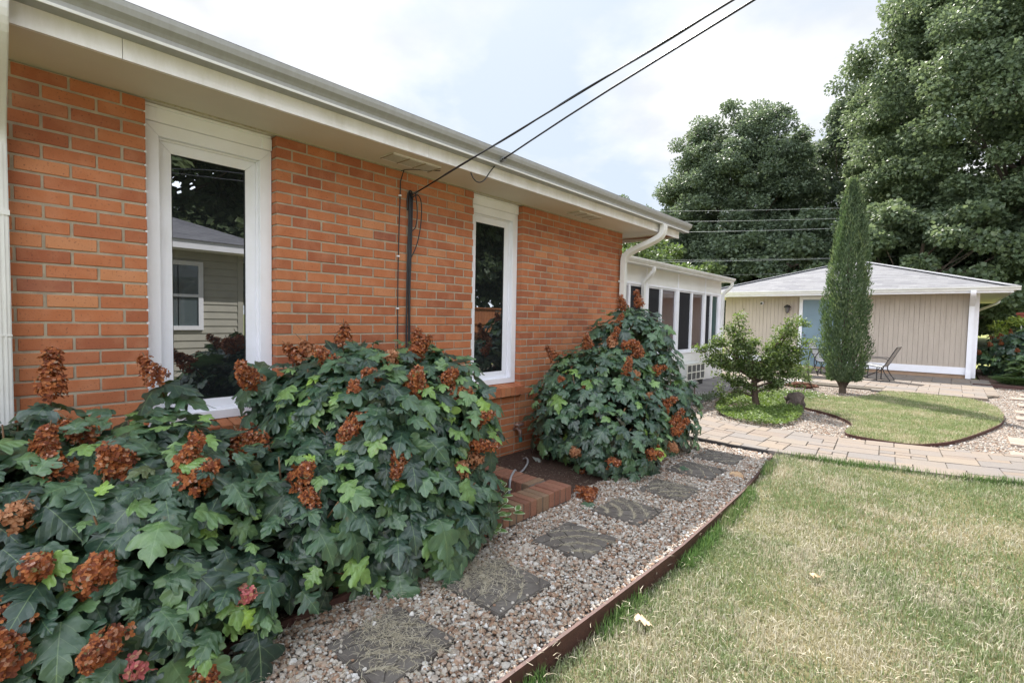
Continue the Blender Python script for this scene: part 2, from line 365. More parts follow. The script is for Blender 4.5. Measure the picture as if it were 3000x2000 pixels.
# windows
def window(y0, y1, zt=2.30, zb=.68):
    c = MB(); X = -.062; ch = .004
    # header board between soffit and casing
    c.box(X - .05, X + .004, y0, y1, zt + .002, SO_Z, .003); c.box(X, X + .016, y0 + .005, y1 - .005, SO_Z - .016, SO_Z - .001, .003); c.box(X, X + .01, y0, y0 + .055, zt + .003, SO_Z - .017, .002); c.box(X, X + .01, y1 - .055, y1, zt + .003, SO_Z - .017, .002)
    win = c.build('window', M_white, house)
    f = MB(); wd = .068
    def frame(mb, ya, yb, za, zb_, x0, x1, wdt, bw=None):
        bw = bw or wdt
        # mitred frame: four trapezoid prisms
        o = [(ya, za), (yb, za), (yb, zb_), (ya, zb_)]; i = [(ya + wdt, za + bw), (yb - wdt, za + bw), (yb - wdt, zb_ - wdt), (ya + wdt, zb_ - wdt)]
        for k in range(4):
            q = [o[k], o[(k + 1) % 4], i[(k + 1) % 4], i[k]]
            cx = sum(p[0] for p in q) / 4; cz = sum(p[1] for p in q) / 4
            q = [(cx + (p[0] - cx) * .9985, cz + (p[1] - cz) * .9985) for p in q]
            n = len(q); V = [(x0, y, z) for y, z in q] + [(x1, y, z) for y, z in q]
            mb.add(V, [(0, 1, 2, 3), (7, 6, 5, 4)] + [(a, 4 + a, 4 + (a + 1) % 4, (a + 1) % 4) for a in range(4)])
    frame(f, y0, y1, zb, zt, X - .07, X, wd, .05); f.build('casing', M_white, win, bevel=.0015)
    s = MB(); frame(s, y0 + wd - .004, y1 - wd - .004 + .008, zb + .048, zt - wd + .004, X - .12, X - .038, .012); s.build('window_frame', M_white, win)
    s2 = MB(); frame(s2, y0 + wd + .008, y1 - wd - .008, zb + .06, zt - wd - .008, X - .10, X - .05, .058, .055); s2.build('sash', M_white, win, bevel=.0015)
    g = MB(); g.box(-.128, -.124, y0 + wd + .06, y1 - wd - .06, zb + .11, zt - wd - .06); g.build('pane', M_glass, win)
    ga = MB(); frame(ga, y0 + wd + .063, y1 - wd - .063, zb + .112, zt - wd - .063, -.1235, -.116, .006); ga.build('gasket', M_dark, win)
    return win
window(.655, 1.304); window(2.979, 3.624)
# white caulk teeth in the mortar notches beside the windows
ck = MB()
for y in (.652, 2.976):
    for k in range(1, 26):
        z = SO_Z - k * BH + rnd.uniform(-.001, .001); ck.add([(-.055, y - .013, z), (-.055, y + .006, z + .005), (-.055, y + .006, z - .005), (-.004, y - .013, z), (-.004, y + .004, z + .006), (-.004, y + .004, z - .006)], [(0, 1, 2), (5, 4, 3), (0, 3, 4, 1), (1, 4, 5, 2), (2, 5, 3, 0)])
ck.build('caulk', M_white, house)
# downspouts
def corrug(mb, P, w=.075, d=.055):
    mb.tube(P, 0, sq=(d, w))
def downspout(name, P, m, parent, w=.078, d=.058, straps=()):
    mb = MB(); mb.tube(chaikin(P, 2), 0, sq=(w, d))
    # raised ribs on the front
    o = mb.build(name, m, parent, bevel=.004)
    for q in straps: MB().box(*q).build('downspout_joint', m, o)
    return o
downspout('downspout', [(.462, .100, 2.478), (.462, .100, 2.40), (.40, .100, 2.32), (.12, .104, 2.12), (.052, .105, 2.04), (.052, .105, 1.95), (.052, .105, .02)], M_gutter_w, house, .085, .062,
          [(.008, .088, .060, .150, 1.70, 1.722), (.008, .087, .061, .149, 1.18, 1.186)])
rb = MB()
for dy in (-.024, -.008, .008, .024): rb.box(.083, .0865, .105 + dy - .003, .105 + dy + .003, .02, 2.0)
rb.build('downspout_ribs', M_gutter_w, house)
downspout('downspout', [(.462, 5.70, 2.478), (.462, 5.70, 2.40), (.44, 5.69, 2.335), (.36, 5.66, 2.28), (.12, 5.54, 2.16), (.055, 5.495, 2.09), (.052, 5.49, 2.0), (.052, 5.49, .02)], M_gutter_w, house, .085, .062,
          [(.008, .088, 5.446, 5.534, 1.78, 1.80)])
rb = MB()
for dy in (-.024, -.008, .008, .024): rb.box(.083, .0865, 5.49 + dy - .003, 5.49 + dy + .003, .02, 2.02)
rb.build('downspout_ribs', M_gutter_w, house)

# ================================================================ SUNROOM
sun = empty('sunroom', (-1.1, 9, 0), 'white sunroom wing with tall dark glazed panels behind the brick house', 'sunroom')
SX = -1.07; M_sun = paint('sunroom_white', (.74, .73, .71), (.58, .56, .50), .4)
wl = MB(); wl.box(-3.6, SX, 5.56, 12.2, -.05, .655); wl.box(-3.6, SX, 5.56, 12.2, 1.985, 2.30); wl.box(-3.6, -3.4, 5.56, 12.2, .655, 1.985)
wl.build('wall', M_sun, sun)
MB().box(-3.2, -1.35, 5.6, 12.0, .66, 1.98).build('interior_core', simple('interior_dark', (.05, .045, .045), None, 3, .9), sun)
tr = MB()
for a, b in ((6.86, 6.96), (8.26, 8.42), (9.66, 9.78), (11.14, 11.24), (12.06, 12.2)): tr.box(SX - .1, SX + .012, a, b, .655, 1.985, .003)
tr.box(SX - .1, SX + .02, 5.56, 12.2, .656, .70, .003); tr.box(SX - .1, SX + .014, 5.56, 12.2, 1.945, 1.984, .003)
for y in (8.34, 9.72, 11.19): tr.box(SX, SX + .008, y - .03, y + .03, 1.986, 2.28, .002)
tr.box(SX, SX + .008, 9.70, 9.74, .05, .654)
tr.build('trim', M_white, sun)
for a, b, c in ((6.96, 8.26, 7.72), (8.42, 9.66, 8.975), (9.78, 11.14, 10.46), (11.24, 12.06, 11.61)):
    wn = MB(); wn.box(SX - .05, SX + .004, c - .035, c + .035, .70, 1.945, .003); wn.box(SX - .05, SX - .002, a, a + .03, .70, 1.945); wn.box(SX - .05, SX - .002, b - .03, b, .70, 1.945); wn.box(SX - .049, SX - .004, a, b, .705, .73); wn.box(SX - .049, SX - .004, a, b, 1.92, 1.94)
    wo = wn.build('window', M_white, sun)
    m1, m2 = (M_glass_s, M_screen) if a < 8 else (M_screen, M_glass_s)
    if a > 11: m2 = M_screen2
    MB().box(SX - .04, SX - .034, a + .03, c - .035, .70, 1.945).build('pane', m1, wo)
    MB().box(SX - .04, SX - .034, c + .035, b - .03, .70, 1.945).build('pane', m2, wo)
rf = MB(); rf.add([(-.93, 5.58, 2.34), (-.93, 12.42, 2.34), (-4.2, 12.42, 2.62), (-4.2, 5.58, 2.62), (-.93, 5.58, 2.36), (-.93, 12.42, 2.36), (-4.2, 12.42, 2.64), (-4.2, 5.58, 2.64)], [(0, 1, 2, 3), (7, 6, 5, 4), (0, 4, 5, 1), (1, 5, 6, 2), (2, 6, 7, 3), (3, 7, 4, 0)])
for i in range(8): rf.box(-4.0, -.93 + .0, 5.6 + i, 5.62 + i, 2.37, 2.40) if False else None
rf.build('roof', M_shingle, sun)
MB().box(SX, -.93, 5.58, 12.3, 2.272, 2.286).build('soffit', M_sun, sun)
gs = MB(); kgut(gs, 5.58, 12.45, -.93, 2.265, .11, .10)
for i, z in enumerate((2.30, 2.325, 2.345)): gs.box(-.93 + .075 + i * .012, -.93 + .088 + i * .012, 5.58, 12.45, z, z + .004)
gs.build('gutter', M_gutter_w, sun)
for yy, yo in ((8.15, 8.22), (12.23, 12.36)):
    downspout('downspout', [(-.875, yo, 2.27), (-.875, yo, 2.20), (-.90, yo - .02, 2.15), (-1.0, yy + .02, 2.03), (-1.03, yy, 1.98), (-1.03, yy, 1.9), (-1.03, yy, .04)], M_gutter_w, sun, .075, .055)

ac = empty('air_conditioner', (-.9, 10.05, .1), 'boxy white air conditioner jutting from the sunroom wall under the windows', 'air conditioner')
c = MB(); c.box(SX + .001, -.78, 9.58, 10.53, .11, .47, .006); c.box(SX + .001, -.772, 9.572, 10.538, .462, .474, .003); c.build('cabinet', paint('ac_white', (.66, .66, .64), (.45, .47, .38), .7), ac)
g = MB(); y0, y1, z0, z1 = 9.60, 10.51, .135, .445
for i in range(5): y = y0 + (y1 - y0) * i / 4; g.box(-.779, -.764, y - .012, y + .012, z0, z1, .002)
for z in (z0, (z0 + z1) / 2, z1): g.box(-.779, -.765, y0 - .012, y1 + .012, z - .011, z + .011, .002)
g.build('grille', paint('ac_cream', (.74, .72, .64), (.5, .48, .4), .4), ac)
g = MB(); g.box(-.7795, -.777, y0, y1, z0, z1)
for i in range(30): z = z0 + (z1 - z0) * i / 30; g.box(-.777, -.771, y0, y1, z, z + .004)
g.build('coil', simple('coil_grey', (.13, .14, .14), (.2, .2, .2), 80, .6), ac)
MB().box(SX + .02, -.80, 9.62, 10.5, .0, .108).build('bracket', M_dark, ac)

# ================================================================ TAN OUTBUILDING
gar = empty('outbuilding', (.6, 19.6, 0), 'tan board sided outbuilding with grey hip roof and blue door across the yard', 'outbuilding')
GY = 16.6; GX0, GX1 = -2.42, 3.54
M_tan = simple('tan_siding', (.47, .405, .345), (.42, .36, .305), 3, .75, .25, 60, stretch=(3, 3, .6))
sd = MB(); x = GX0; bwid = .1016 * 1.02
n = 0
while x < GX1 - .13:
    n += 1; xe = min(x + bwid, GX1 - .1)
    if not (xe > -.28 and x < .84):
        sd.box(x + .003 + (.003 if n % 12 == 0 else 0), xe - .003, GY - .012, GY, .14, 2.2)
    else: sd.box(x + .003, xe - .003, GY - .012, GY, 2.10, 2.2)
    x = xe
y = GY
while y < 22.4: sd.box(GX1 - .012, GX1, y + .003, min(y + bwid, 22.45) - .003, .14, 2.2); sd.box(GX0, GX0 + .012, y + .003, min(y + bwid, 22.45) - .003, .14, 2.2); y += bwid
sd.build('siding', M_tan, gar)
MB().box(GX0 + .013, GX1 - .013, GY + .001, 22.45, .0, 2.2).build('wall', simple('tan_groove', (.38, .325, .275), None, 3, .8), gar)
MB().box(GX0, GX1 - .12, GY - .005, GY + .0008, .02, .13).build('foundation', simple('tan_base', (.36, .24, .16), (.3, .2, .13), 5, .8), gar)
bb = MB(); bb.box(GX0, -.30, GY - .035, GY - .0135, .13, .31, .003); bb.box(.86, GX1 - .11, GY - .035, GY - .0135, .13, .31, .003); bb.build('baseboard', M_white, gar)
cp = MB(); cp.box(GX1 - .10, GX1 + .035, GY - .045, GY + .06, .06, 2.16, .004); cp.build('corner_post', M_white, gar)
dr = MB(); dr.box(-.21, .77, GY - .02, GY + .0, .10, 2.03); dro = dr.build('door', simple('blue_paint', (.18, .26, .32), (.16, .235, .29), 3, .5), gar)
dp = MB()
for za, zb_ in ((.25, .75), (.85, 1.45), (1.55, 1.9)):
    for xa, xb in ((-.10, .22), (.34, .66)):
        dp.box(xa, xb, GY - .026, GY - .0205, za, zb_, .004)
dp.build('door_panel', simple('blue_paint2', (.17, .25, .31), (.16, .23, .285), 3, .45), dro)
df = MB(); df.box(-.30, -.212, GY - .04, GY - .001, .06, 2.12, .003); df.box(.772, .86, GY - .04, GY - .001, .06, 2.12, .003); df.box(-.212, .772, GY - .038, GY - .001, 2.032, 2.118, .003); df.build('door_frame', M_white, dro)
dk = MB(); dk.tube([(-.14, GY - .02, 1.0), (-.14, GY - .07, 1.0)], [.028, .022], 10); dk.build('handle', M_steel, dro, smooth=True)
# hip roof
EX0, EX1, EY0, EY1, EZ = -3.02, 4.12, 15.93, 23.2, 2.262
AX, AY, AZ = .63, 19.56, 3.42
def hip(mb, uvn='UVMap'):
    me = bpy.data.meshes.new('roof'); c = [(EX0, EY0, EZ), (EX1, EY0, EZ), (EX1, EY1, EZ), (EX0, EY1, EZ), (AX, AY, AZ), (EX0, EY0, EZ - .012), (EX1, EY0, EZ - .012), (EX1, EY1, EZ - .012), (EX0, EY1, EZ - .012)]
    F = [(0, 1, 4), (1, 2, 4), (2, 3, 4), (3, 0, 4), (5, 6, 1, 0), (6, 7, 2, 1), (7, 8, 3, 2), (8, 5, 0, 3)]
    me.from_pydata(c, [], F); l = me.uv_layers.new(name='UVMap')
    for p in me.polygons:
        a = Vector(c[p.vertices[0]]); b = Vector(c[p.vertices[1]]); u = (b - a).normalized(); v = p.normal.cross(u) if len(p.vertices) == 3 else Vector((0, 0, 1))
        for li in p.loop_indices: q = Vector(c[me.loops[li].vertex_index]) - a; l.data[li].uv = (q.dot(u), abs(q.dot(v)))
    return me
rfo = link('roof', hip(None), M_shingle, gar)
rc = MB()
for cx, cyy in ((EX0, EY0), (EX1, EY0), (EX1, EY1), (EX0, EY1)):
    a = Vector((cx, cyy, EZ + .012)); b = Vector((AX, AY, AZ + .012)); n = 24
    for i in range(n):
        p, q = a.lerp(b, i / n), a.lerp(b, (i + 1.15) / n if i < n - 1 else 1); p = p + Vector((0, 0, .006))
        rc.tube([p, q], 0, sq=(.012, .22))
rc.build('ridge_cap', simple('ridge_shingle', (.25, .25, .27), (.32, .32, .34), 5, .9), rfo)
sfm = MB(); sfm.box(EX0 + .03, EX1 - .03, EY0 + .03, GY - .014, 2.135, 2.15); sfm.box(GX1 + .036, EX1 - .03, GY - .014, EY1 - .03, 2.135, 2.15); sfm.box(EX0 + .03, GX0 - .01, GY - .014, EY1 - .03, 2.135, 2.15); sfm.build('soffit', paint('soffit_cream', (.58, .54, .46), (.5, .46, .38), .4), gar)
fm = MB(); fm.box(EX0 + .01, EX1 - .01, EY0 + .005, EY0 + .028, 2.12, EZ - .015); fm.box(EX1 - .028, EX1 - .01, EY0 + .03, EY1, 2.12, EZ - .015); fm.box(EX0 + .01, EX0 + .028, EY0 + .03, EY1, 2.12, EZ - .015); fm.build('fascia', M_white, gar)
gg = MB()
o_ = [(EY0 + .004, EZ), (EY0 + .004, EZ - .09), (EY0 - .05, EZ - .09), (EY0 - .055, EZ - .06), (EY0 - .085, EZ - .03), (EY0 - .09, EZ)]
gg.prism_x(o_, EX0 - .02, EX1 + .10)
gx = [(EX1 - .009, EZ), (EX1 - .009, EZ - .09), (EX1 + .045, EZ - .09), (EX1 + .05, EZ - .06), (EX1 + .08, EZ - .03), (EX1 + .085, EZ)]
gg.prism_y(gx, EY0 + .005, EY1)
gg.build('gutter', M_gutter_w, gar)
downspout('downspout', [(3.44, EY0 - .045, 2.175), (3.44, EY0 - .045, 2.12), (3.44, EY0 + .0, 2.07), (3.44, GY - .15, 1.88), (3.44, GY - .09, 1.80), (3.44, GY - .08, .05)], M_white, gar, .08, .10, [(3.39, 3.49, GY - .14, GY - .03, .05, .22), (3.395, 3.485, GY - .135, GY - .035, 1.93, 1.95)])
downspout('downspout', [(EX1 + .02, 21.5, 2.17), (EX1 + .02, 21.5, 2.1), (EX1 - .15, 21.4, 2.0), (GX1 + .15, 21.2, 1.86), (GX1 + .09, 21.1, 1.78), (GX1 + .08, 21.1, .1)], M_gutter_w, gar, .08, .06)
# wall lamp and security camera
wla = empty('wall_lamp', (-.60, GY - .03, 1.75), 'dark carriage wall lamp beside the blue door', 'lamp')
b = MB(); b.box(-.64, -.56, GY - .03, GY - .0125, 1.70, 1.86, .006); b.tube([(-.60, GY - .03, 1.83), (-.60, GY - .10, 1.86), (-.60, GY - .13, 1.83)], .009, 6); b.build('bracket', M_dark, wla)
b = MB(); b.tube([(-.60, GY - .13, 1.885), (-.60, GY - .13, 1.87), (-.60, GY - .13, 1.82), (-.60, GY - .13, 1.80)], [.01, .05, .10, .085], 8); b.build('lamp_cap', M_dark, wla)
b = MB(); b.tube([(-.60, GY - .13, 1.799), (-.60, GY - .13, 1.66), (-.60, GY - .13, 1.63)], [.07, .045, .02], 8); b.build('lamp_shade', simple('smoked_glass', (.12, .11, .12), None, 4, .2), wla)
scm = empty('security_camera', (-1.32, GY - .03, 1.94), 'small round white security camera high on the tan siding', 'camera')
b = MB(); b.tube([(-1.32, GY - .0125, 1.94), (-1.32, GY - .05, 1.94), (-1.32, GY - .08, 1.93)], [.05, .055, .04], 14); b.build('housing', M_white, scm, smooth=True)
b = MB(); b.tube([(-1.33, GY - .081, 1.93), (-1.335, GY - .10, 1.925)], [.036, .03], 12); b.build('lens', M_dark, scm)

# ================================================================ GROUND
def sm(t): t = max(0.0, min(1.0, t)); return t * t * (3 - 2 * t)
def gz(x, y):
    z = -.15 + 1.2 * sm((y - 24) / 34)
    if y > 13.0: z += .12 * sm((y - 13) / 3) * (1 - sm((y - 24) / 34))
    return z
WX0, WX1, WY0, WY1 = .012, .93, 1.78, 2.70     # window well hole
def grid(xs, ys, zf, hole=None):
    xs = sorted(set(xs)); ys = sorted(set(ys)); V = [(x, y, zf(x, y)) for y in ys for x in xs]; F = []; n = len(xs)
    for j in range(len(ys) - 1):
        for i in range(n - 1):
            cx, cyy = (xs[i] + xs[i + 1]) / 2, (ys[j] + ys[j + 1]) / 2
            if hole and hole[0] < cx < hole[1] and hole[2] < cyy < hole[3]: continue
            F.append((j * n + i, j * n + i + 1, (j + 1) * n + i + 1, (j + 1) * n + i))
    return V, F
def grassground(name, blend=.5):
    b = NB(name); b.set(Roughness=.95); b.b.inputs['Specular IOR Level'].default_value = .1
    a = b.ramp(b.noise(1.1, 5, .65), [(.36, (.11, .13, .05)), (.58, (.27, .22, .13))])
    c = b.ramp(b.noise(70, 4, .7), [(.35, (.05, .06, .02)), (.7, (.26, .23, .12))])
    b.color(b.mix(a, c, .5)); b.bump(b.noise(120, 4, .7), .8, .02); return b.m
M_gg = grassground('lawn_soil')
M_farlawn = simple('far_lawn', (.20, .24, .07), (.28, .28, .10), 1.5, .95)
V, F = grid([-400, -120, -40, -15, -6, -2, WX0, WX1, 2, 4, 7, 12, 20, 60, 150, 400], [-400, -100, -30, -10, -3, 0, WY0, WY1, 5, 9, 13, 14, 15, 16, 18, 22] + list(range(25, 60, 3)) + [80, 150, 400], gz, (WX0, WX1, WY0, WY1))
g = MB().add(V, F).build('ground', M_farlawn); tag(g, kind='structure')
# lawn
def path_near(x):     # near (camera side) edge of the paver path
    pts = [(-1.2, 6.2), (.1, 5.62), (.86, 5.42), (1.4, 5.37), (1.87, 5.37), (2.4, 5.45), (3.2, 5.66), (3.65, 5.86), (5, 6.6), (7, 7.9), (9, 9.5)]
    for a, b in zip(pts[:-1], pts[1:]):
        if a[0] <= x <= b[0]: t = (x - a[0]) / (b[0] - a[0]); return a[1] + (b[1] - a[1]) * t
    return pts[0][1] if x < pts[0][0] else pts[-1][1]
def path_far(x):
    pts = [(-1.2, 7.6), (.1, 7.2), (.46, 6.92), (.75, 6.68), (1.2, 6.56), (2.2, 6.58), (2.8, 6.74), (3.35, 6.9), (3.75, 7.05), (5, 7.75), (7, 9.1), (9, 10.7)]
    for a, b in zip(pts[:-1], pts[1:]):
        if a[0] <= x <= b[0]: t = (x - a[0]) / (b[0] - a[0]); return a[1] + (b[1] - a[1]) * t
    return pts[0][1] if x < pts[0][0] else pts[-1][1]
def zl(x, y): return -.085 + .085 * sm((y - 2.6) / 2.8)
def edge_x(y):
    """line of the brown edging between gravel and lawn"""
    pts = [(-3, 1.985), (1.26, 1.99), (2.75, 2.02), (3.24, 2.01), (4.0, 1.98), (5.0, 1.89), (5.45, 1.84)]
    for a, b in zip(pts[:-1], pts[1:]):
        if a[0] <= y <= b[0]: return a[1] + (b[1] - a[1]) * (y - a[0]) / (b[0] - a[0])
    return pts[-1][1]
V = []; F = []; nx, ny = 40, 60
for j in range(ny + 1):
    for i in range(nx + 1):
        u = (i / nx) ** 1.5; x_t = 1.99 + u * 7
        y0_, y1_ = -3.0, path_near(x_t) - .004
        y = y0_ + (y1_ - y0_) * j / ny; x = edge_x(y) + .012 + u * 7
        V.append((x, y, zl(x, y) + .008 * math.sin(x * 3.1 + y * 2.2)))
for j in range(ny):
    for i in range(nx): a = j * (nx + 1) + i; F.append((a, a + 1, a + nx + 2, a + nx + 1))
g = MB().add(V, F).build('lawn', M_gg, smooth=True); tag(g, kind='structure')
# gravel beds
def gravelmat(name, sc=55):
    b = NB(name); b.set(Roughness=.9)
    vo = b.n('ShaderNodeTexVoronoi'); vo.inputs['Scale'].default_value = sc; b.L(b.tc.outputs['Object'], vo.inputs['Vector'])
    rn = b.n('ShaderNodeSeparateColor'); b.L(vo.outputs['Color'], rn.inputs[0])
    c = b.ramp(rn.outputs[0], [(0, (.22, .15, .11)), (.3, (.34, .26, .20)), (.55, (.40, .35, .30)), (.8, (.46, .42, .38)), (1, (.28, .20, .15))])
    d = b.ramp(vo.outputs['Distance'], [(.25, 1.0), (.6, .25)])
    b.color(b.mix(c, d, 1.0, 'MULTIPLY')); b.bump(b.math('SUBTRACT', 1.0, vo.outputs['Distance']), .9, .012); return b.m
M_gravel = gravelmat('gravel')
mb = MB(); V = []; F = []; ys = [-3, 0, 1, 2, 3, 4, 5, 5.35]
for y in ys: V += [(1.115, y, -.012), (edge_x(y) - .012, y, -.012)]
F = [(2 * i, 2 * i + 1, 2 * i + 3, 2 * i + 2) for i in range(len(ys) - 1)]
mb.add(V, F); g = mb.build('gravel_bed', M_gravel); tag(g, kind='structure')
g = MB().slab([(-.6, 5.2), (6.5, 5.2), (6.5, 15.12), (-.6, 15.12)], -.14, -.008).build('gravel_yard', gravelmat('gravel_far', 42)); tag(g, kind='structure')
# mulch
def mulchmat():
    b = NB('mulch'); b.set(Roughness=.95)
    n = b.noise(45, 6, .7, stretch=(1, 2.5, 1)); c = b.ramp(n, [(.3, (.025, .014, .010)), (.5, (.085, .045, .032)), (.72, (.20, .12, .085))])
    b.color(c); b.bump(n, 1, .03); return b.m
M_mulch = mulchmat()
V, F = grid([-.05, WX0, .3, .6, .8, WX1, 1.115], [-3, -1, 0, 1, WY0, 2.2, WY1, 3.2, 4, 4.8, 5.36], lambda x, y: .0 + (.02 if .2 < x < .9 else 0) * (1 if y > 3 else .3), (WX0, WX1, WY0, WY1))
g = MB().add(V, F).build('mulch_bed', M_mulch); tag(g, kind='structure')
g = MB().slab([(3.66, 15.16), (8, 15.2), (8, 21), (3.66, 21)], -.1, lambda x, y: .03).build('mulch_bed_far', M_mulch); tag(g, kind='structure'); g.name = 'mulch_ground'
# concrete pad beside the sunroom
g = MB().slab([(SX + .001, 5.6), (.12, 6.9), (.12, 8.6), (-.1, 10.2), (-.45, 11.7), (-.5, 12.3), (SX + .001, 12.3)], -.1, .012).build('concrete_pad', simple('old_concrete', (.19, .175, .165), (.11, .10, .10), 2.2, .95, .3, 90)); tag(g, kind='structure')
# ---- pavers
def pavemat(name, cols):
    b = NB(name); b.set(Roughness=.85)
    c = b.ramp(b.geo.outputs['Random Per Island'], cols)
    c = b.mix(c, (.14, .13, .135), b.ramp(b.noise(3.5, 5, .65), [(.5, 0.0), (.78, .75)]))
    c = b.mix(c, (.26, .205, .17), b.ramp(b.noise(40, 3, .6), [(.5, 0.0), (.9, .4)]))
    b.color(c); b.bump(b.noise(120, 4, .65), .35, .006); return b.m
M_pave = pavemat('pavers', [(0, (.165, .13, .105)), (.3, (.195, .155, .12)), (.55, (.185, .152, .125)), (.8, (.15, .135, .125)), (1, (.21, .168, .125))])
def paver_field(name, nu, nv, fmap, z0, z1, gap=.002, sizes=((2, 2), (3, 2), (2, 1), (3, 2), (2, 2), (1, 1), (2, 1)), hole=None):
    occ = [[False] * nv for _ in range(nu)]; mb = MB()
    for i in range(nu):
        for j in range(nv):
            if occ[i][j]: continue
            opts = list(sizes); rnd.shuffle(opts)
            for (a, b) in opts + [(1, 1)]:
                if i + a <= nu and j + b <= nv and all(not occ[i + p][j + q] for p in range(a) for q in range(b)): break
            for p in range(a):
                for q in range(b): occ[i + p][j + q] = True
            c = [fmap(u, v) for u, v in ((i, j), (i + a, j), (i + a, j + b), (i, j + b))]
            cx = sum(p[0] for p in c) / 4; cyy = sum(p[1] for p in c) / 4
            if hole and hole(cx, cyy): continue
            dz = rnd.uniform(-.002, .002); g2 = gap + rnd.uniform(0, .002)
            def ins(P, d):
                r = []
                for (x, y) in P:
                    vx, vy = cx - x, cyy - y; L = math.hypot(vx, vy) or 1; r.append((x + vx / L * d * 1.41, y + vy / L * d * 1.41))
                return r
            lo = ins(c, g2); hi = ins(c, g2 + .003)
            V = [(x, y, z0) for x, y in lo] + [(x, y, z1 - .004 + dz) for x, y in lo] + [(x, y, z1 + dz) for x, y in hi]
            mb.add(V, [(3, 2, 1, 0), (8, 9, 10, 11)] + [(k, (k + 1) % 4, 4 + (k + 1) % 4, 4 + k) for k in range(4)] + [(4 + k, 4 + (k + 1) % 4, 8 + (k + 1) % 4, 8 + k) for k in range(4)])
    return mb.build(name, M_pave)
def pmap(i, j):
    x = -1.15 + i * .122; t = j / 10.0
    return (x + (t - .5) * (-.10) * (1 if x > 2 else 0), path_near(x) + (path_far(x) - path_near(x)) * t)
o = paver_field('path', 80, 10, pmap, -.05, .034); tag(o, kind='structure')
g = MB(); P = [(-1.15 + i * .148, path_near(-1.15 + i * .148) + .01) for i in range(67)] + [(-1.15 + i * .148, path_far(-1.15 + i * .148) - .01) for i in reversed(range(67))]
n = 67
V = [(x, y, .022) for x, y in P]; F = [(i, i + 1, 2 * n - 2 - i, 2 * n - 1 - i) for i in range(n - 1)]
o = g.add(V, F).build('path_bed', simple('joint_sand', (.07, .06, .05), (.14, .12, .09), 30, .95)); tag(o, kind='structure')
def rot_out(cx, cyy):      # patio outline
    if cyy < 12.1 + (.0 if cx > 2 else .5): return True
    if cx > 3.35 and cyy < 12.1 + (cx - 3.35) * 2.2: return True
    return cx > 3.76 and cyy < 15 or (cyy < 12.25 and cx < 2)
o = paver_field('patio', 36, 30, lambda i, j: (-2.3 + i * .17, 11.55 + j * .17), -.05, .036, hole=rot_out); tag(o, kind='structure')
g = MB().slab([(-2.3, 12.35), (2.0, 12.3), (3.4, 12.1), (3.74, 12.9), (3.74, 16.59), (-2.3, 16.59)], -.06, .022).build('patio_bed', bpy.data.materials['joint_sand']); tag(g, kind='structure')

# ---- oval lawn island
OV = [(2.26, 6.86), (2.65, 6.80), (2.85, 6.82), (3.0, 7.0), (3.18, 7.35), (3.38, 8.04), (3.56, 8.77), (3.68, 9.34), (3.73, 10.0), (3.73, 10.8), (3.66, 11.29), (3.55, 11.75), (3.35, 12.05), (2.6, 12.12), (2.15, 12.05), (2.12, 11.36), (2.0, 10.85), (1.75, 10.42), (1.24, 10.2), (.8, 10.0), (.6, 9.7), (1.0, 9.3), (1.4, 8.75), (1.52, 8.59), (1.74, 8.42), (2.0, 8.14), (2.18, 7.77), (2.24, 7.45), (2.2, 7.1)]
OVs = [(v.x, v.y) for v in chaikin([(x, y, 0) for x, y in OV], 2, True)]
g = MB().slab(OVs, -.05, .028).build('lawn_island', M_gg); tag(g, kind='structure')
def inside(P, x, y):
    c = False; n = len(P); j = n - 1
    for i in range(n):
        if (P[i][1] > y) != (P[j][1] > y) and x < (P[j][0] - P[i][0]) * (y - P[i][1]) / (P[j][1] - P[i][1]) + P[i][0]: c = not c
        j = i
    return c
def strip(mb, P, z0, z1, t, closed=False):
    n = len(P)
    for i in range(n if closed else n - 1):
        a, b = P[i], P[(i + 1) % n]; d = Vector((b[0] - a[0], b[1] - a[1], 0)); L = d.length
        if L < 1e-5: continue
        d /= L; nn = Vector((-d.y, d.x, 0)) * t / 2
        za = z1(a) if callable(z1) else z1; zb_ = z1(b) if callable(z1) else z1
        e = d * .002
        V = []
        for q, z in ((Vector((a[0], a[1], 0)) - e, za), (Vector((b[0], b[1], 0)) + e, zb_)):
            for sgn in (-1, 1):
                for zz_ in (z0, z): V.append((q.x + nn.x * sgn, q.y + nn.y * sgn, zz_))
        mb.add(V, [(0, 1, 3, 2), (4, 6, 7, 5), (0, 4, 5, 1), (2, 3, 7, 6), (1, 5, 7, 3), (0, 2, 6, 4)])
M_edge = simple('rusty_edging', (.085, .033, .026), (.05, .022, .018), 9, .6, .35, 60, stretch=(1, 3, 6))
mb = MB(); strip(mb, OVs, -.05, .032, .010, True); tag(mb.build('island_edging', M_edge), 'low dark edging strip curving round the oval lawn island', 'edging')
mb = MB(); P = [(edge_x(y), y) for y in np.arange(-3, 5.3, .12)]; strip(mb, P, -.16, lambda p: .014 + .004 * math.sin(p[1] * 2.3), .016)
tag(mb.build('lawn_edging', M_edge), 'long rust brown edging board between the gravel bed and the big lawn', 'edging')
mb = MB(); strip(mb, [(1.12, y) for y in np.arange(-3, 1.62, .3)], -.1, .035, .018); tag(mb.build('bed_edging', M_edge), 'dark red edging board half hidden under the nearest hydrangea leaves', 'edging')
mb = MB(); strip(mb, [(3.5, 15.08), (4.4, 15.16), (6, 15.2), (7.9, 15.25)], -.05, .06, .02); tag(mb.build('mulch_edging', M_edge), 'dark edging strip along the mulch bed beside the tan outbuilding', 'edging')
mb = MB(); strip(mb, [(x, path_near(x) - .012) for x in np.arange(-.2, 1.9, .1)], -.05, .03, .008); tag(mb.build('path_edging', M_cable), 'thin black edging along the near side of the paver path', 'edging')

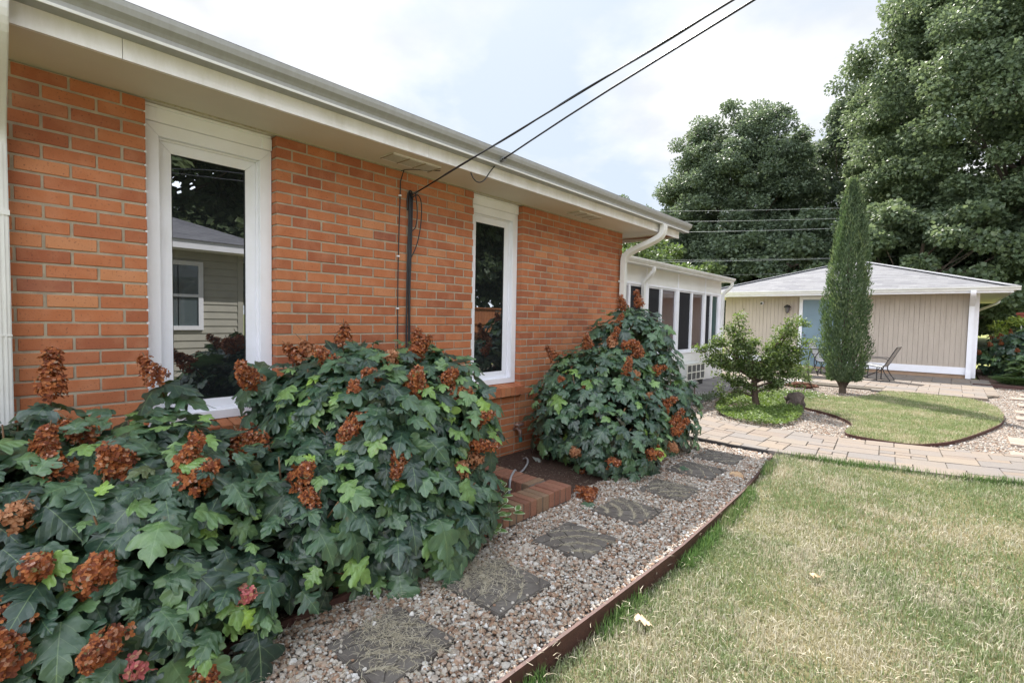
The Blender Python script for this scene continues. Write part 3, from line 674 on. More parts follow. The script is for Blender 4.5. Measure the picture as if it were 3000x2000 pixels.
# ---- stepping stones
STN = [(1.52, .36, 1.0, 30), (1.53, 1.11, .36, 4), (1.535, 1.72, .37, 0), (1.53, 2.39, .36, 1), (1.53, 3.01, .355, -1), (1.545, 3.62, .36, 2), (1.505, 4.28, .39, -2), (1.50, 4.86, .38, 1)]
bst = NB('stepping_slate'); bst.set(Roughness=.95); bst.b.inputs['Specular IOR Level'].default_value = .15
cs = bst.mix((.115, .100, .090), (.165, .148, .132), bst.ramp(bst.noise(9, 5), [(.35, 0.0), (.7, 1.0)])); cs = bst.mix(cs, (.25, .25, .26), bst.ramp(bst.noise(190, 2), [(.62, 0.0), (.75, .6)]))
bst.color(cs); bst.bump(bst.noise(150, 4, .7), .6, .005); M_slate = bst.m
M_straw = leafmat('dry_clippings', [(0, (.44, .39, .29)), (.5, (.33, .29, .21)), (1, (.55, .50, .40))], .8, .1, (.5, .42, .3), .2)
def straw(cx, cyy, sx, sy, n, z=.022, parent=None, name='straw', seed=0, lines=None, hz=.006):
    r = np.random.default_rng(seed); V = []; F = []
    for k in range(n):
        if lines is not None:
            a = lines[r.integers(len(lines))]; t = r.random(); x = a[0] + (a[2] - a[0]) * t + r.normal(0, .006); y = a[1] + (a[3] - a[1]) * t + r.normal(0, .006); ang = math.atan2(a[3] - a[1], a[2] - a[0]) + r.normal(0, .5)
        else: x = cx + r.normal(0, sx); y = cyy + r.normal(0, sy); ang = r.random() * 6.28
        L = r.uniform(.015, .05); wd = r.uniform(.0007, .0014); zz_ = z + r.random() * hz; c, s_ = math.cos(ang), math.sin(ang); bend = r.normal(0, .25)
        c2, s2 = math.cos(ang + bend), math.sin(ang + bend); n0 = len(V)
        mx_, my_ = x + c * L / 2, y + s_ * L / 2
        V += [(x - s_ * wd, y + c * wd, zz_), (x + s_ * wd, y - c * wd, zz_), (mx_ + s_ * wd, my_ - c * wd, zz_ + .003), (mx_ - s_ * wd, my_ + c * wd, zz_ + .003), (mx_ + c2 * L / 2, my_ + s2 * L / 2, zz_)]
        F += [(n0, n0 + 1, n0 + 2, n0 + 3), (n0 + 3, n0 + 2, n0 + 4, n0 + 4)]
    mb = MB(); mb.v = V; mb.f = [f if f[2] != f[3] else f[:3] for f in F]
    return mb.build(name, M_straw, parent)
SLAB = ['half buried square slate stepping stone at the very front of the row', 'dark slate stepping stone covered in dry grass clippings, at the bottom of the picture', 'dark slate stepping stone with straw heaped on its left half beside the nearest bush corner', 'clean dark slate stepping stone with curved grooves in front of the brick window well', 'slate stepping stone just past the fallen dead flower head, grooves lined with straw',
        'dusty pale slate stepping stone under the far hydrangea edge, strewn with clippings', 'slate stepping stone with a small green leaf on it, second before the path', 'last dark slate stepping stone before the paver path']
for i, (x, y, s, a) in enumerate(STN):
    if i == 0: continue
    e = empty('stepping_stone', (x, y, 0), SLAB[i], 'stepping stone', 'slate stepping stones in the gravel bed')
    h = s / 2; mb = MB(); rot = R(a * 1.0)
    # fan grooves: slab cut in a 3x3 curved pattern
    cc = (h, -h) if i % 2 else (-h, -h)
    def fan(u, v):
        return (u, v)
    radii = [0, .30, .55, .80, 1.02, 1.25, 1.6]; thick = .036; z0, z1 = -.02, .012
    nseg = 1
    polys = []
    # base slab and raised cobbles (fan segments clipped to the square)
    hh_ = [(-h + rnd.uniform(0, .02), -h), (h - rnd.uniform(0, .02), -h + .002), (h, -h + rnd.uniform(.004, .02)), (h, h - rnd.uniform(.004, .03)), (h - rnd.uniform(.004, .025), h), (-h + rnd.uniform(.004, .02), h), (-h, h - rnd.uniform(.004, .02)), (-h, -h + rnd.uniform(.004, .02))]
    mb.slab(hh_, z0, z1 - .005)
    import itertools
    for ri in range(6):
        r0, r1 = radii[ri] * s, radii[ri + 1] * s; ns = max(1, int(2 + ri))
        for k in range(ns):
            t0, t1 = (k + (.0)) / ns * math.pi / 2, (k + 1) / ns * math.pi / 2
            gap = .005; pts = []
            m = 5
            for q in range(m + 1): t = t0 + gap / max(r1, .05) + (t1 - t0 - 2 * gap / max(r1, .05)) * q / m; pts.append(((r1 - gap) * math.cos(t), (r1 - gap) * math.sin(t)))
            for q in range(m, -1, -1): t = t0 + gap / max(r0, .05) + (t1 - t0 - 2 * gap / max(r0, .05)) * q / m; pts.append(((r0 + gap) * math.cos(t), (r0 + gap) * math.sin(t)))
            # clip to the square [0,s]
            def clip(P, ax, lim):
                Q = []
                for a_, b_ in zip(P, P[1:] + P[:1]):
                    ia, ib = a_[ax] <= lim, b_[ax] <= lim
                    if ia: Q.append(a_)
                    if ia != ib: tt = (lim - a_[ax]) / (b_[ax] - a_[ax]); Q.append((a_[0] + (b_[0] - a_[0]) * tt, a_[1] + (b_[1] - a_[1]) * tt))
                return Q
            pts = clip(clip(pts, 0, s - .004), 1, s - .004)
            if len(pts) < 3: continue
            pts = [((-h + px) if cc[0] < 0 else (h - px), (-h + py)) for px, py in pts]
            if cc[0] > 0: pts.reverse()
            mb.slab(pts, z1 - .006, z1 + rnd.uniform(0, .0012))
    o = mb.build('slab', M_slate, e, bevel=.0012); o.matrix_parent_inverse = Matrix(); o.rotation_euler.z = rot
    # straw in grooves
    ln = []
    for ri in range(1, 5):
        r = radii[ri] * s
        for k in range(8):
            t0, t1 = k / 8 * math.pi / 2, (k + 1) / 8 * math.pi / 2
            q = [(-h + r * math.cos(t), -h + r * math.sin(t)) for t in (t0, t1)]
            if max(abs(v) for p_ in q for v in p_) < h: q = [(px if cc[0] < 0 else -px, py) for px, py in q]; ln.append((x + q[0][0], y + q[0][1], x + q[1][0], y + q[1][1]))
    straw(0, 0, 0, 0, [0, 420, 420, 520, 600, 420, 260, 200][i], .011, e, 'straw', 50 + i, ln, .003)['kind'] = 'stuff'
heaps = [(1.50, 1.14, .11, .08, 800), (1.42, 1.74, .10, .10, 900), (1.30, 1.62, .13, .2, 500), (1.55, 3.62, .14, .12, 420), (1.45, 3.15, .15, .1, 250), (1.5, .6, .3, .3, 500), (1.6, 1.4, .3, .5, 450), (1.55, 2.9, .3, 1.2, 600), (.5, 3.1, .35, .25, 450)]
V_ = []
hs = MB()
for i, (x, y, sx, sy, n) in enumerate(heaps):
    o = straw(x, y, sx, sy, n, .012 if n > 300 else .015, None, 'tmp', 90 + i, None, .018 if n > 400 else .008)
    me = o.data; hs.add([v.co[:] for v in me.vertices], [tuple(p.vertices) for p in me.polygons]); bpy.data.objects.remove(o)
r = np.random.default_rng(8)
for sx, sy, s, a in STN[1:]: pass
tag(hs.build('grass_clippings', M_straw), kind='stuff')

# ---- brick window well
ww = empty('window_well', (.6, 2.3, 0), 'low brick window well with bricks on edge at the foot of the house wall', 'window well')
mb = MB(); y = 1.60
while y < 2.885: mb.box(.925 + rnd.uniform(-.003, .003), 1.12 + rnd.uniform(-.003, .003), y + .005, y + .0615, .0, .106 + rnd.uniform(-.002, .003), .004); y += .0665
x = .04
while x < .90: mb.box(x + .005, x + .0615, 2.70 + rnd.uniform(-.003, .003), 2.888, .0, .106 + rnd.uniform(-.002, .003), .004); x += .0665
mb.build('coping', M_brick2, ww)
mb = MB(); mb.box(.929, 1.112, 1.6, 2.885, -.1, .097); mb.box(.02, .928, 2.706, 2.88, -.1, .097); mb.box(.955, 1.10, 1.6, 2.87, -.75, -.101); mb.box(.02, .954, 2.725, 2.87, -.75, -.101)
mb.build('mortar', simple('dark_mortar', (.16, .14, .12), (.09, .08, .07), 20, .95, .4, 200), ww)
mb = MB()
for k in range(10):
    z = -.002 - k * BH
    x = .02 + (k % 2) * .1
    while x < .93: mb.box(x + .004, min(x + BW, .95) - .004, 2.7195, 2.74, z - BH + .009, z, .002); x += BW
    y = 1.66 + (k % 2) * .1
    while y < 2.7: mb.box(.9495, .97, y + .004, min(y + BW, 2.715) - .004, z - BH + .009, z, .002); y += BW
mb.build('wall', M_brick, ww)
mb = MB(); mb.box(-.0, .955, 1.76, 1.78, -.75, -.02); mb.box(.0, .95, 1.785, 2.715, -.76, -.745); mb.build('floor', M_mulch, ww)

# ---- scattered pebbles (real stones)
M_peb = NB('pebbles'); M_peb.set(Roughness=.8)
cpb = M_peb.ramp(M_peb.geo.outputs['Random Per Island'], [(0, (.17, .10, .065)), (.14, (.28, .175, .115)), (.3, (.36, .26, .19)), (.45, (.29, .24, .20)), (.6, (.40, .35, .30)), (.78, (.42, .38, .33)), (.91, (.49, .46, .42)), (.97, (.68, .66, .64)), (1, (.30, .17, .10))])
M_peb.color(M_peb.mix(cpb, .55, M_peb.ramp(M_peb.noise(70, 3), [(.4, 0.0), (.8, .35)]), 'MULTIPLY')); M_peb = M_peb.m
def ico():
    bm = bmesh.new(); bmesh.ops.create_icosphere(bm, subdivisions=1, radius=1); V = np.array([v.co[:] for v in bm.verts]); F = np.array([[v.index for v in f.verts] for f in bm.faces]); bm.free(); return V, F
def octa():
    return np.array([(1, 0, 0), (-1, 0, 0), (0, 1, 0), (0, -1, 0), (0, 0, 1), (0, 0, -1)], float), np.array([(0, 2, 4), (2, 1, 4), (1, 3, 4), (3, 0, 4), (2, 0, 5), (1, 2, 5), (3, 1, 5), (0, 3, 5)])
def randrot(n, r):
    q = r.normal(size=(n, 4)); q /= np.linalg.norm(q, axis=1)[:, None]; a, b, c, d = q.T
    return np.stack([np.stack([1 - 2 * (c * c + d * d), 2 * (b * c - a * d), 2 * (b * d + a * c)], -1), np.stack([2 * (b * c + a * d), 1 - 2 * (b * b + d * d), 2 * (c * d - a * b)], -1), np.stack([2 * (b * d - a * c), 2 * (c * d + a * b), 1 - 2 * (b * b + c * c)], -1)], 1)
def scatter(base, P, S, jit, r, flat=.75):
    V0, F0 = base; n = len(P); k = len(V0)
    sc = S[:, None] * r.uniform(.6, 1.15, (n, 3)); V = V0[None] * (1 + r.uniform(-jit, jit, (n, k, 1))) * sc[:, None, :]
    V = np.einsum('nij,nkj->nki', randrot(n, r), V); V[:, :, 2] *= flat; V += P[:, None, :]
    F = F0[None] + (np.arange(n) * k)[:, None, None]
    return V.reshape(-1, 3), F.reshape(-1, F0.shape[1])
r = np.random.default_rng(3)
n = 47000
y = .15 + 5.2 * r.random(n) ** 1.25; ex = np.array([edge_x(v) for v in y]); x = 1.06 + (ex - 1.075) * r.random(n)
keep = np.ones(n, bool)
for (sx, sy, s, a) in STN[1:]:
    ins_ = (abs(x - sx) < s / 2 + .002) & (abs(y - sy) < s / 2 + .002); keep &= ~ins_
keep &= ~((x < 1.13) & (y > 1.55) & (y < 2.9)); keep &= ~((x > 1.3) & (y > 5.34))
x, y = x[keep], y[keep]; S = np.clip(r.lognormal(-4.88, .36, len(x)), .004, .018); z = -.006 + r.random(len(x)) * .012
V, F = scatter(ico(), np.stack([x, y, z], 1), S, .22, r)
n2 = 500; sx = r.choice(len(STN) - 1, n2); P2 = np.array([[STN[i + 1][0] + r.uniform(-.17, .17), STN[i + 1][1] + r.uniform(-.17, .17), .017] for i in sx][:60])
o = link('gravel_stones', mesh_np('gravel_stones', V, F), M_peb); tag(o, kind='stuff')
n = 26000
x = -.5 + 5.4 * r.random(n); y = 6.3 + 8.75 * r.random(n) ** 1.2
keep = np.array([(yy > path_far(min(xx, 8.9)) + .02) and not inside(OVs, xx, yy) and not (xx < .13 and yy < 11.8) and not (yy > 12.1 and xx < 3.75) for xx, yy in zip(x, y)])
x, y = x[keep], y[keep]; S = np.clip(r.lognormal(-4.5, .3, len(x)), .006, .02)
V, F = scatter(octa(), np.stack([x, y, np.full(len(x), -.003)], 1), S, .2, r, .7)
o = link('gravel_stones', mesh_np('gravel_stones_far', V, F), M_peb); tag(o, kind='stuff')

# ---- grass blades
def blades(name, x, y, z, L, wd, r, m, lean=.7, sinkz=0):
    n = len(x); a = r.random(n) * 6.283; b = a + r.normal(0, .5, n); ln = np.abs(r.normal(0, lean, n)).clip(0, 1.35)
    hx = np.sin(ln) * L; hz = np.cos(ln) * L
    wx, wy = -np.sin(b) * wd, np.cos(b) * wd
    B = np.stack([x, y, z], 1); Wv = np.stack([wx, wy, 0 * wx], 1)
    mid = B + np.stack([np.cos(a) * hx * .45, np.sin(a) * hx * .45, hz * .62], 1); tip = B + np.stack([np.cos(a) * hx, np.sin(a) * hx, hz * .9], 1)
    V = np.stack([B - Wv, B + Wv, mid + Wv * .8, mid - Wv * .8, tip], 1).reshape(-1, 3)
    i = np.arange(n) * 5
    F = np.concatenate([np.stack([i, i + 1, i + 2], 1), np.stack([i, i + 2, i + 3], 1), np.stack([i + 3, i + 2, i + 4], 1)])
    return link(name, mesh_np(name, V, F), m)
def grassmat(name, g_stops, s_stops, lo=.40, hi=.60, sc=1.3):
    b = NB(name); b.set(Roughness=.55); b.b.inputs['Specular IOR Level'].default_value = .35
    rn = b.geo.outputs['Random Per Island']
    gcol = b.ramp(rn, g_stops); wn = b.n('ShaderNodeTexWhiteNoise', noise_dimensions='1D'); b.L(rn, wn.inputs['W'])
    scol = b.ramp(rn, s_stops)
    p = b.math('ADD', b.noise(sc, 5, .65), b.math('MULTIPLY', b.math('SUBTRACT', wn.outputs['Value'], .5), .30))
    p = b.math('ADD', p, b.math('MULTIPLY', b.math('SUBTRACT', b.noise(sc * 4.3, 3), .5), .35))
    c = b.mix(gcol, scol, b.ramp(p, [(lo, 0.0), (hi, 1.0)]))
    b.color(c); tr = b.n('ShaderNodeBsdfTranslucent'); b.L(c, tr.inputs[0]); ms = b.n('ShaderNodeMixShader'); ms.inputs[0].default_value = .3
    b.L(b.b.outputs[0], ms.inputs[1]); b.L(tr.outputs[0], ms.inputs[2]); b.L(ms.outputs[0], b.out.inputs[0]); return b.m
M_grass = grassmat('grass_blades', [(0, (.11, .165, .055)), (.5, (.175, .235, .09)), (1, (.27, .32, .17))], [(0, (.34, .30, .20)), (.5, (.48, .43, .32)), (1, (.64, .60, .49))], .46, .60)
M_grass2 = grassmat('grass_island', [(0, (.16, .22, .07)), (.5, (.23, .29, .12)), (1, (.30, .35, .17))], [(0, (.38, .34, .20)), (.5, (.48, .43, .29)), (1, (.58, .52, .40))], .46, .66, 2)
r = np.random.default_rng(5)
def lawnpts(n, x0, x1, y0, y1, px, py):
    x = x0 + (x1 - x0) * r.random(n) ** px; y = y0 + (y1 - y0) * r.random(n) ** py
    k = np.array([(a > edge_x(b) + .012) and b < path_near(a) + .03 for a, b in zip(x, y)]); return x[k], y[k]
xa, ya = lawnpts(170000, 1.95, 4.4, .25, 3.4, 1.0, 1.0); xb, yb = lawnpts(130000, 1.8, 5.4, 3.0, 6.3, 1.0, 1.0)
x = np.concatenate([xa, xb]); y = np.concatenate([ya, yb]); t = np.clip((y - 2.6) / 2.8, 0, 1); z = -.085 + .085 * t * t * (3 - 2 * t)
L = r.uniform(.015, .043, len(x)) * (1 + .8 * (r.random(len(x)) < .08)); wd = np.where(y < 3.2, r.uniform(.001, .0021, len(x)), r.uniform(.0014, .0026, len(x)))
o = blades('grass', x, y, z, L, wd, r, M_grass, .75); tag(o, kind='stuff')
# taller unmown blades along the edging and the path
n = 9000; y = r.uniform(.3, 5.42, n); x = np.array([edge_x(v) for v in y]) + .015 + np.abs(r.normal(0, .035, n)); t = np.clip((y - 2.6) / 2.8, 0, 1); z = -.085 + .085 * t * t * (3 - 2 * t)
n = 5000; x2 = r.uniform(1.9, 5.2, n); y2 = np.array([path_near(v) for v in x2]) - np.abs(r.normal(0, .03, n))
x = np.concatenate([x, x2]); y = np.concatenate([y, y2]); z = np.concatenate([z, np.zeros(n)])
M_grass3 = grassmat('grass_tall', [(0, (.06, .13, .03)), (.5, (.10, .19, .05)), (1, (.16, .25, .07))], [(0, (.20, .20, .09)), (1, (.42, .38, .24))], .52, .75)
dens = np.sin(y * 7 + x * 3) + np.sin(y * 2.3) > -.9 + r.random(len(y))
x, y, z = x[dens], y[dens], z[dens]
o = blades('grass', x, y, z, r.uniform(.04, .10, len(x)), r.uniform(.0012, .0024, len(x)), r, M_grass3, .5); o.name = 'grass_fringe'; tag(o, kind='stuff')
n = 90000; x = r.uniform(.5, 3.8, n); y = 6.8 + 5.4 * r.random(n) ** 1.1; k = np.array([inside(OVs, a, b) for a, b in zip(x, y)]); x, y = x[k], y[k]
o = blades('grass', x, y, np.full(len(x), .028), r.uniform(.02, .05, len(x)), r.uniform(.002, .0036, len(x)), r, M_grass2, .6); o.name = 'island_grass'; tag(o, kind='stuff')

# loose straw on the lawn and stones strayed onto the slabs
o = straw(3.2, 2.6, 1.0, 1.5, 2600, -.05, None, 'lawn_thatch', 700, None, .03); tag(o, kind='stuff')
r = np.random.default_rng(12); PP = []
for (sx, sy, s, a) in STN[1:]:
    for k in range(16):
        e = r.choice(4); u = r.uniform(-s / 2, s / 2); v = s / 2 - abs(r.normal(0, .018)); q = [(u, v), (u, -v), (v, u), (-v, u)][e]; PP.append((sx + q[0], sy + q[1], .016))
V, F = scatter(ico(), np.array(PP), np.clip(r.lognormal(-4.75, .3, len(PP)), .004, .013), .22, r)
o = link('gravel_stones', mesh_np('stray_stones', V, F), M_peb); o.name = 'stray_gravel'; tag(o, kind='stuff')

# ================================================================ HYDRANGEAS
LV = [(0, 0), (.10, -.035), (.25, -.03), (.33, .06), (.45, .07), (.42, .17), (.34, .21), (.22, .27), (.30, .33), (.44, .36), (.55, .49), (.46, .53), (.43, .62), (.32, .60), (.19, .60), (.24, .70), (.23, .79), (.13, .84), (.09, .93), (0, 1.03)]
def leaf_base(seed):
    r = np.random.default_rng(seed); V = []; U = []; F = []
    o0 = [(x * (1 + r.normal(0, .07)), y + r.normal(0, .014)) for x, y in LV]; m0 = [0, .0, .02, .06, .10, .15, .19, .24, .28, .33, .40, .45, .50, .54, .58, .66, .74, .82, .92, 1.03]
    o = []; mid = []
    for i in range(len(o0)):
        o.append(o0[i]); mid.append(m0[i])
        if i < len(o0) - 1 and i > 0:
            (xa, ya), (xb, yb) = o0[i], o0[i + 1]; dx, dy = xb - xa, yb - ya; L = math.hypot(dx, dy); k = .10 if L > .09 else .03
            o.append(((xa + xb) / 2 + dy * k * (1 if i % 2 else .4), (ya + yb) / 2 - dx * k)); mid.append((m0[i] + m0[i + 1]) / 2)
    fold, droop, wav = r.uniform(.10, .45), r.uniform(.15, .6), r.uniform(.05, .12)
    ph = r.random(4) * 6
    def z(x, y): return -fold * abs(x) ** 1.5 * 1.2 - droop * y * y + wav * math.sin(y * 9 + ph[0]) * abs(x) * 2 + .03 * math.sin(x * 14 + ph[1])
    for y in mid: V.append((0, y, z(0, y))); U.append((.5, y))
    n = len(o)
    for sgn in (1, -1):
        base = len(V); jit = r.normal(0, .02, n)
        # intermediate ring half way
        for i, (x, y) in enumerate(o): xx, yy = x * .5, (y + mid[i]) / 2; V.append((sgn * xx, yy, z(xx * sgn, yy) + .012)); U.append((.5 + sgn * xx, yy))
        b2 = len(V)
        for i, (x, y) in enumerate(o): xx = x * (1 + jit[i]); V.append((sgn * xx, y, z(xx * sgn, y))); U.append((.5 + sgn * xx, y))
        for i in range(n - 1):
            for A, B in ((0, base), (base, b2)):
                q = (A + i, B + i, B + i + 1, A + i + 1); F.append(q if sgn > 0 else tuple(reversed(q)))
    return np.array(V), np.array(F), np.array(U)
LB = [leaf_base(s) for s in range(8)]
def place_leaves(name, P, T, Nn, S, r, m, parent):
    """P base, T tip direction, Nn normal, S size"""
    T = T / np.linalg.norm(T, axis=1)[:, None]; Nn = Nn - T * (Nn * T).sum(1)[:, None]; Nn /= np.linalg.norm(Nn, axis=1)[:, None] + 1e-9; X = np.cross(T, Nn)
    Vs, Fs, Us = [], [], []; off = 0; wh = r.integers(0, len(LB), len(P))
    for k, (V0, F0, U0_) in enumerate(LB):
        s = wh == k; n = s.sum()
        if not n: continue
        V = (V0[None, :, 0:1] * X[s][:, None] + V0[None, :, 1:2] * T[s][:, None] + V0[None, :, 2:3] * Nn[s][:, None]) * S[s][:, None, None] + P[s][:, None]
        Vs.append(V.reshape(-1, 3)); Fs.append((F0[None] + (np.arange(n) * len(V0))[:, None, None]).reshape(-1, 4) + off); Us.append(np.tile(U0_, (n, 1))); off += n * len(V0)
    me = mesh_np(name, np.concatenate(Vs), np.concatenate(Fs), True, np.concatenate(Us))
    return link(name, me, m, parent)
def hydramat(name, stops):
    b = NB(name); b.set(Roughness=.38); b.b.inputs['Specular IOR Level'].default_value = .75
    c = b.ramp(b.geo.outputs['Random Per Island'], stops)
    sx = b.n('ShaderNodeSeparateXYZ'); b.L(b.tc.outputs['UV'], sx.inputs[0])
    ax = b.math('ABSOLUTE', b.math('SUBTRACT', sx.outputs[0], .5))
    midv = b.math('LESS_THAN', ax, .009)
    sl_ = b.math('PINGPONG', b.math('SUBTRACT', sx.outputs[1], b.math('MULTIPLY', ax, 1.0)), .13)
    sv = b.math('LESS_THAN', sl_, .006)
    v = b.math('MAXIMUM', midv, b.math('MULTIPLY', sv, .6))
    c2 = b.mix(c, (.20, .30, .14), b.math('MULTIPLY', v, .55))
    c2 = b.mix(c2, b.mix(c2, (1.5, 1.4, 1.0), 1.0, 'MULTIPLY'), b.ramp(b.noise(30, 4), [(.4, 0.0), (.8, .6)]))
    c2 = b.mix(c2, (.15, .10, .045), b.ramp(b.noise(17, 4, .7), [(.64, 0.0), (.74, .55)]))
    # paler felted underside
    c3 = b.mix(c2, (.16, .20, .13), b.math('MULTIPLY', b.geo.outputs['Backfacing'], .7))
    b.color(c3); b.bump(b.math('ADD', b.math('MULTIPLY', sl_, -6.0), b.noise(60, 3)), .35, .006)
    tr = b.n('ShaderNodeBsdfTranslucent'); b.L(b.mix(c, (.25, .45, .08), .45), tr.inputs[0]); ms = b.n('ShaderNodeMixShader'); ms.inputs[0].default_value = .18
    b.L(b.b.outputs[0], ms.inputs[1]); b.L(tr.outputs[0], ms.inputs[2]); b.L(ms.outputs[0], b.out.inputs[0]); return b.m
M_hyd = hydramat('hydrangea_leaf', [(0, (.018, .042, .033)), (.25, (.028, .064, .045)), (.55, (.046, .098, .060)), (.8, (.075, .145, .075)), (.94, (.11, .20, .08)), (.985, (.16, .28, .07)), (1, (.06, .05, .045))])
M_hyd_shade = hydramat('hydrangea_leaf_shaded', [(0, (.014, .032, .025)), (.6, (.024, .052, .038)), (1, (.04, .08, .05))])  # darker copy of the leaf colours, with the shade inside the bush painted in
M_hyd_l = hydramat('hydrangea_leaf_young', [(0, (.11, .20, .08)), (.7, (.16, .28, .08)), (1, (.26, .42, .07))])
M_stem = simple('stem_brown', (.20, .11, .05), (.10, .06, .035), 20, .8)
def petalmat(name, stops):
    b = NB(name); b.set(Roughness=.7); b.b.inputs['Specular IOR Level'].default_value = .2
    c = b.ramp(b.geo.outputs['Random Per Island'], stops); b.color(c)
    tr = b.n('ShaderNodeBsdfTranslucent'); b.L(b.mix(c, (.7, .25, .06), .5), tr.inputs[0]); ms = b.n('ShaderNodeMixShader'); ms.inputs[0].default_value = .3
    b.L(b.b.outputs[0], ms.inputs[1]); b.L(tr.outputs[0], ms.inputs[2]); b.L(ms.outputs[0], b.out.inputs[0]); return b.m
M_petal = petalmat('dried_sepals', [(0, (.08, .028, .02)), (.22, (.20, .062, .034)), (.5, (.33, .105, .04)), (.8, (.45, .17, .06)), (.92, (.48, .27, .19)), (.96, (.5, .30, .24)), (1, (.14, .17, .06))])
M_petal2 = petalmat('pale_sepals', [(0, (.30, .12, .06)), (.5, (.42, .20, .10)), (1, (.55, .32, .20))])
M_petal3 = petalmat('pink_sepals', [(0, (.45, .10, .12)), (.6, (.60, .20, .20)), (1, (.65, .45, .25))])
def panicle(name, L, rad, n, seed, m):
    """dried flower head: cone of four-petalled florets along +z"""
    r = np.random.default_rng(seed); V = []; F = []
    for i in range(n):
        t = (i + r.random()) / n; t = t ** .8; h = L * t; rr = rad * (1 - t * .72) * (1 if t > .08 else .6) * r.uniform(.72, 1.12); a = i * 2.39996 + r.normal(0, .3)
        c = np.array([math.cos(a) * rr, math.sin(a) * rr, h]); c += r.normal(0, rad * .11, 3)
        nn = np.array([math.cos(a), math.sin(a), .35 + t * .8]) + r.normal(0, .38, 3); nn /= np.linalg.norm(nn)
        u = np.cross(nn, r.normal(size=3)); u /= np.linalg.norm(u); v = np.cross(nn, u); s = r.uniform(.0075, .0125) * (1.1 - .3 * t)
        for q in range(4):
            th = q * math.pi / 2 + r.normal(0, .15); d = u * math.cos(th) + v * math.sin(th); e = np.cross(nn, d); cup = r.uniform(-.3, .55); k = len(V)
            sc = s * r.uniform(.8, 1.15)
            for (al, ac, zz_) in ((.05, 0, 0), (.5, .52, cup * .25), (1.15, .55, cup * .6), (1.55, .08, cup), (1.15, -.55, cup * .6), (.5, -.52, cup * .25)):
                V.append(c + (d * al + e * ac * 1.05) * sc + nn * zz_ * sc + r.normal(0, .06, 3) * sc)
            V.append(c + d * sc * .8 + nn * sc * (cup * .3 - .12)); F += [(k + p, k + (p + 1) % 6, k + 6) for p in range(6)]
    me = mesh_np(name, np.array(V), np.array(F)); me.materials.append(m); return me
PM = [panicle('flower_head', L, rd, n, s, m) for L, rd, n, s, m in ((.21, .056, 190, 1, M_petal), (.18, .056, 165, 2, M_petal), (.15, .056, 140, 3, M_petal), (.23, .052, 195, 4, M_petal), (.11, .048, 90, 5, M_petal2), (.07, .04, 40, 6, M_petal3))]
FA=[(0.4,0.241,0.984,0.3,-0.2,0.9,1),(0.4,0.582,1.014,0.3,-0.2,0.9,1),(0.732,0.187,0.802,0.23,0.27,0.93,0.6),(0.64,0.299,0.824,-0.03,-0.29,0.96,0.8),(0.877,0.207,0.751,0.3,-0.46,0.84,0.8),(0.967,0.351,0.771,0.42,-0.22,0.88,1.1),(1.104,0.565,0.691,0.66,0.16,0.74,1),(0.763,0.822,0.686,-0.25,-0.22,0.94,0.6),(0.76,0.899,0.699,-0.26,-0.12,0.96,0.9),(0.4,1.001,0.957,0.3,-0.2,0.9,1.1),(1.103,0.944,0.613,0.55,-0.08,0.83,0.7),(1.199,0.935,0.519,0.82,-0.1,0.57,0.55),(1.121,0.127,0.52,0.44,-0.2,0.88,1),(1.217,0.253,0.481,0.63,-0.09,0.77,1.1),(1.207,0.076,0.446,0.66,-0.28,0.7,0.6),(1.265,0.072,0.364,0.86,-0.32,0.39,0.8),(1.282,0.492,0.159,0.84,0.15,-0.53,0.8),(1.319,0.261,0.333,0.96,-0.1,0.24,0.6),(1.277,0.643,0.301,0.93,0.35,0.1,0.35),(1.327,0.32,0.247,0.99,-0.03,-0.15,0.35),(1.025,0.103,0.672,0.68,0.21,0.7,0.5),(0.775,0.693,0.644,-0.24,-0.41,0.88,0.4),(1.036,0.549,0.745,0.53,0.12,0.84,0.6)]
FB=[(0.382,1.252,1.072,-0.25,-0.5,0.83,0.9),(0.507,1.476,1.172,-0.09,-0.12,0.99,0.8),(0.666,1.3,1.052,0.12,-0.47,0.88,0.8),(0.934,1.382,0.99,0.52,-0.33,0.79,0.6),(1.041,1.587,0.938,0.71,0.08,0.7,1.1),(0.783,1.787,1.103,0.26,0.4,0.88,0.6),(0.811,1.776,1.099,0.29,0.38,0.88,0.6),(0.974,1.874,0.95,0.52,0.57,0.63,0.9),(1.012,1.92,0.859,0.58,0.67,0.46,0.9),(0.962,1.268,0.894,0.57,-0.56,0.59,0.6),(1.032,1.251,0.779,0.7,-0.62,0.35,0.7),(1.151,1.391,0.618,0.94,-0.35,-0.01,0.6),(1.21,1.765,0.497,0.7,0.25,0.67,0.5),(0.947,1.215,0.018,0.1,-0.65,-0.75,0.7),(1.036,1.375,-0.023,0.29,-0.4,-0.87,1.1),(1.07,1.94,0.699,0.68,0.72,0.16,0.6),(1.098,1.918,0.577,0.72,0.68,-0.09,0.7),(1.104,1.894,0.505,0.73,0.64,-0.23,0.5),(0.39,1.316,1.108,-0.24,-0.39,0.89,0.4),(0.829,1.583,1.074,0.36,0.06,0.93,0.4)]
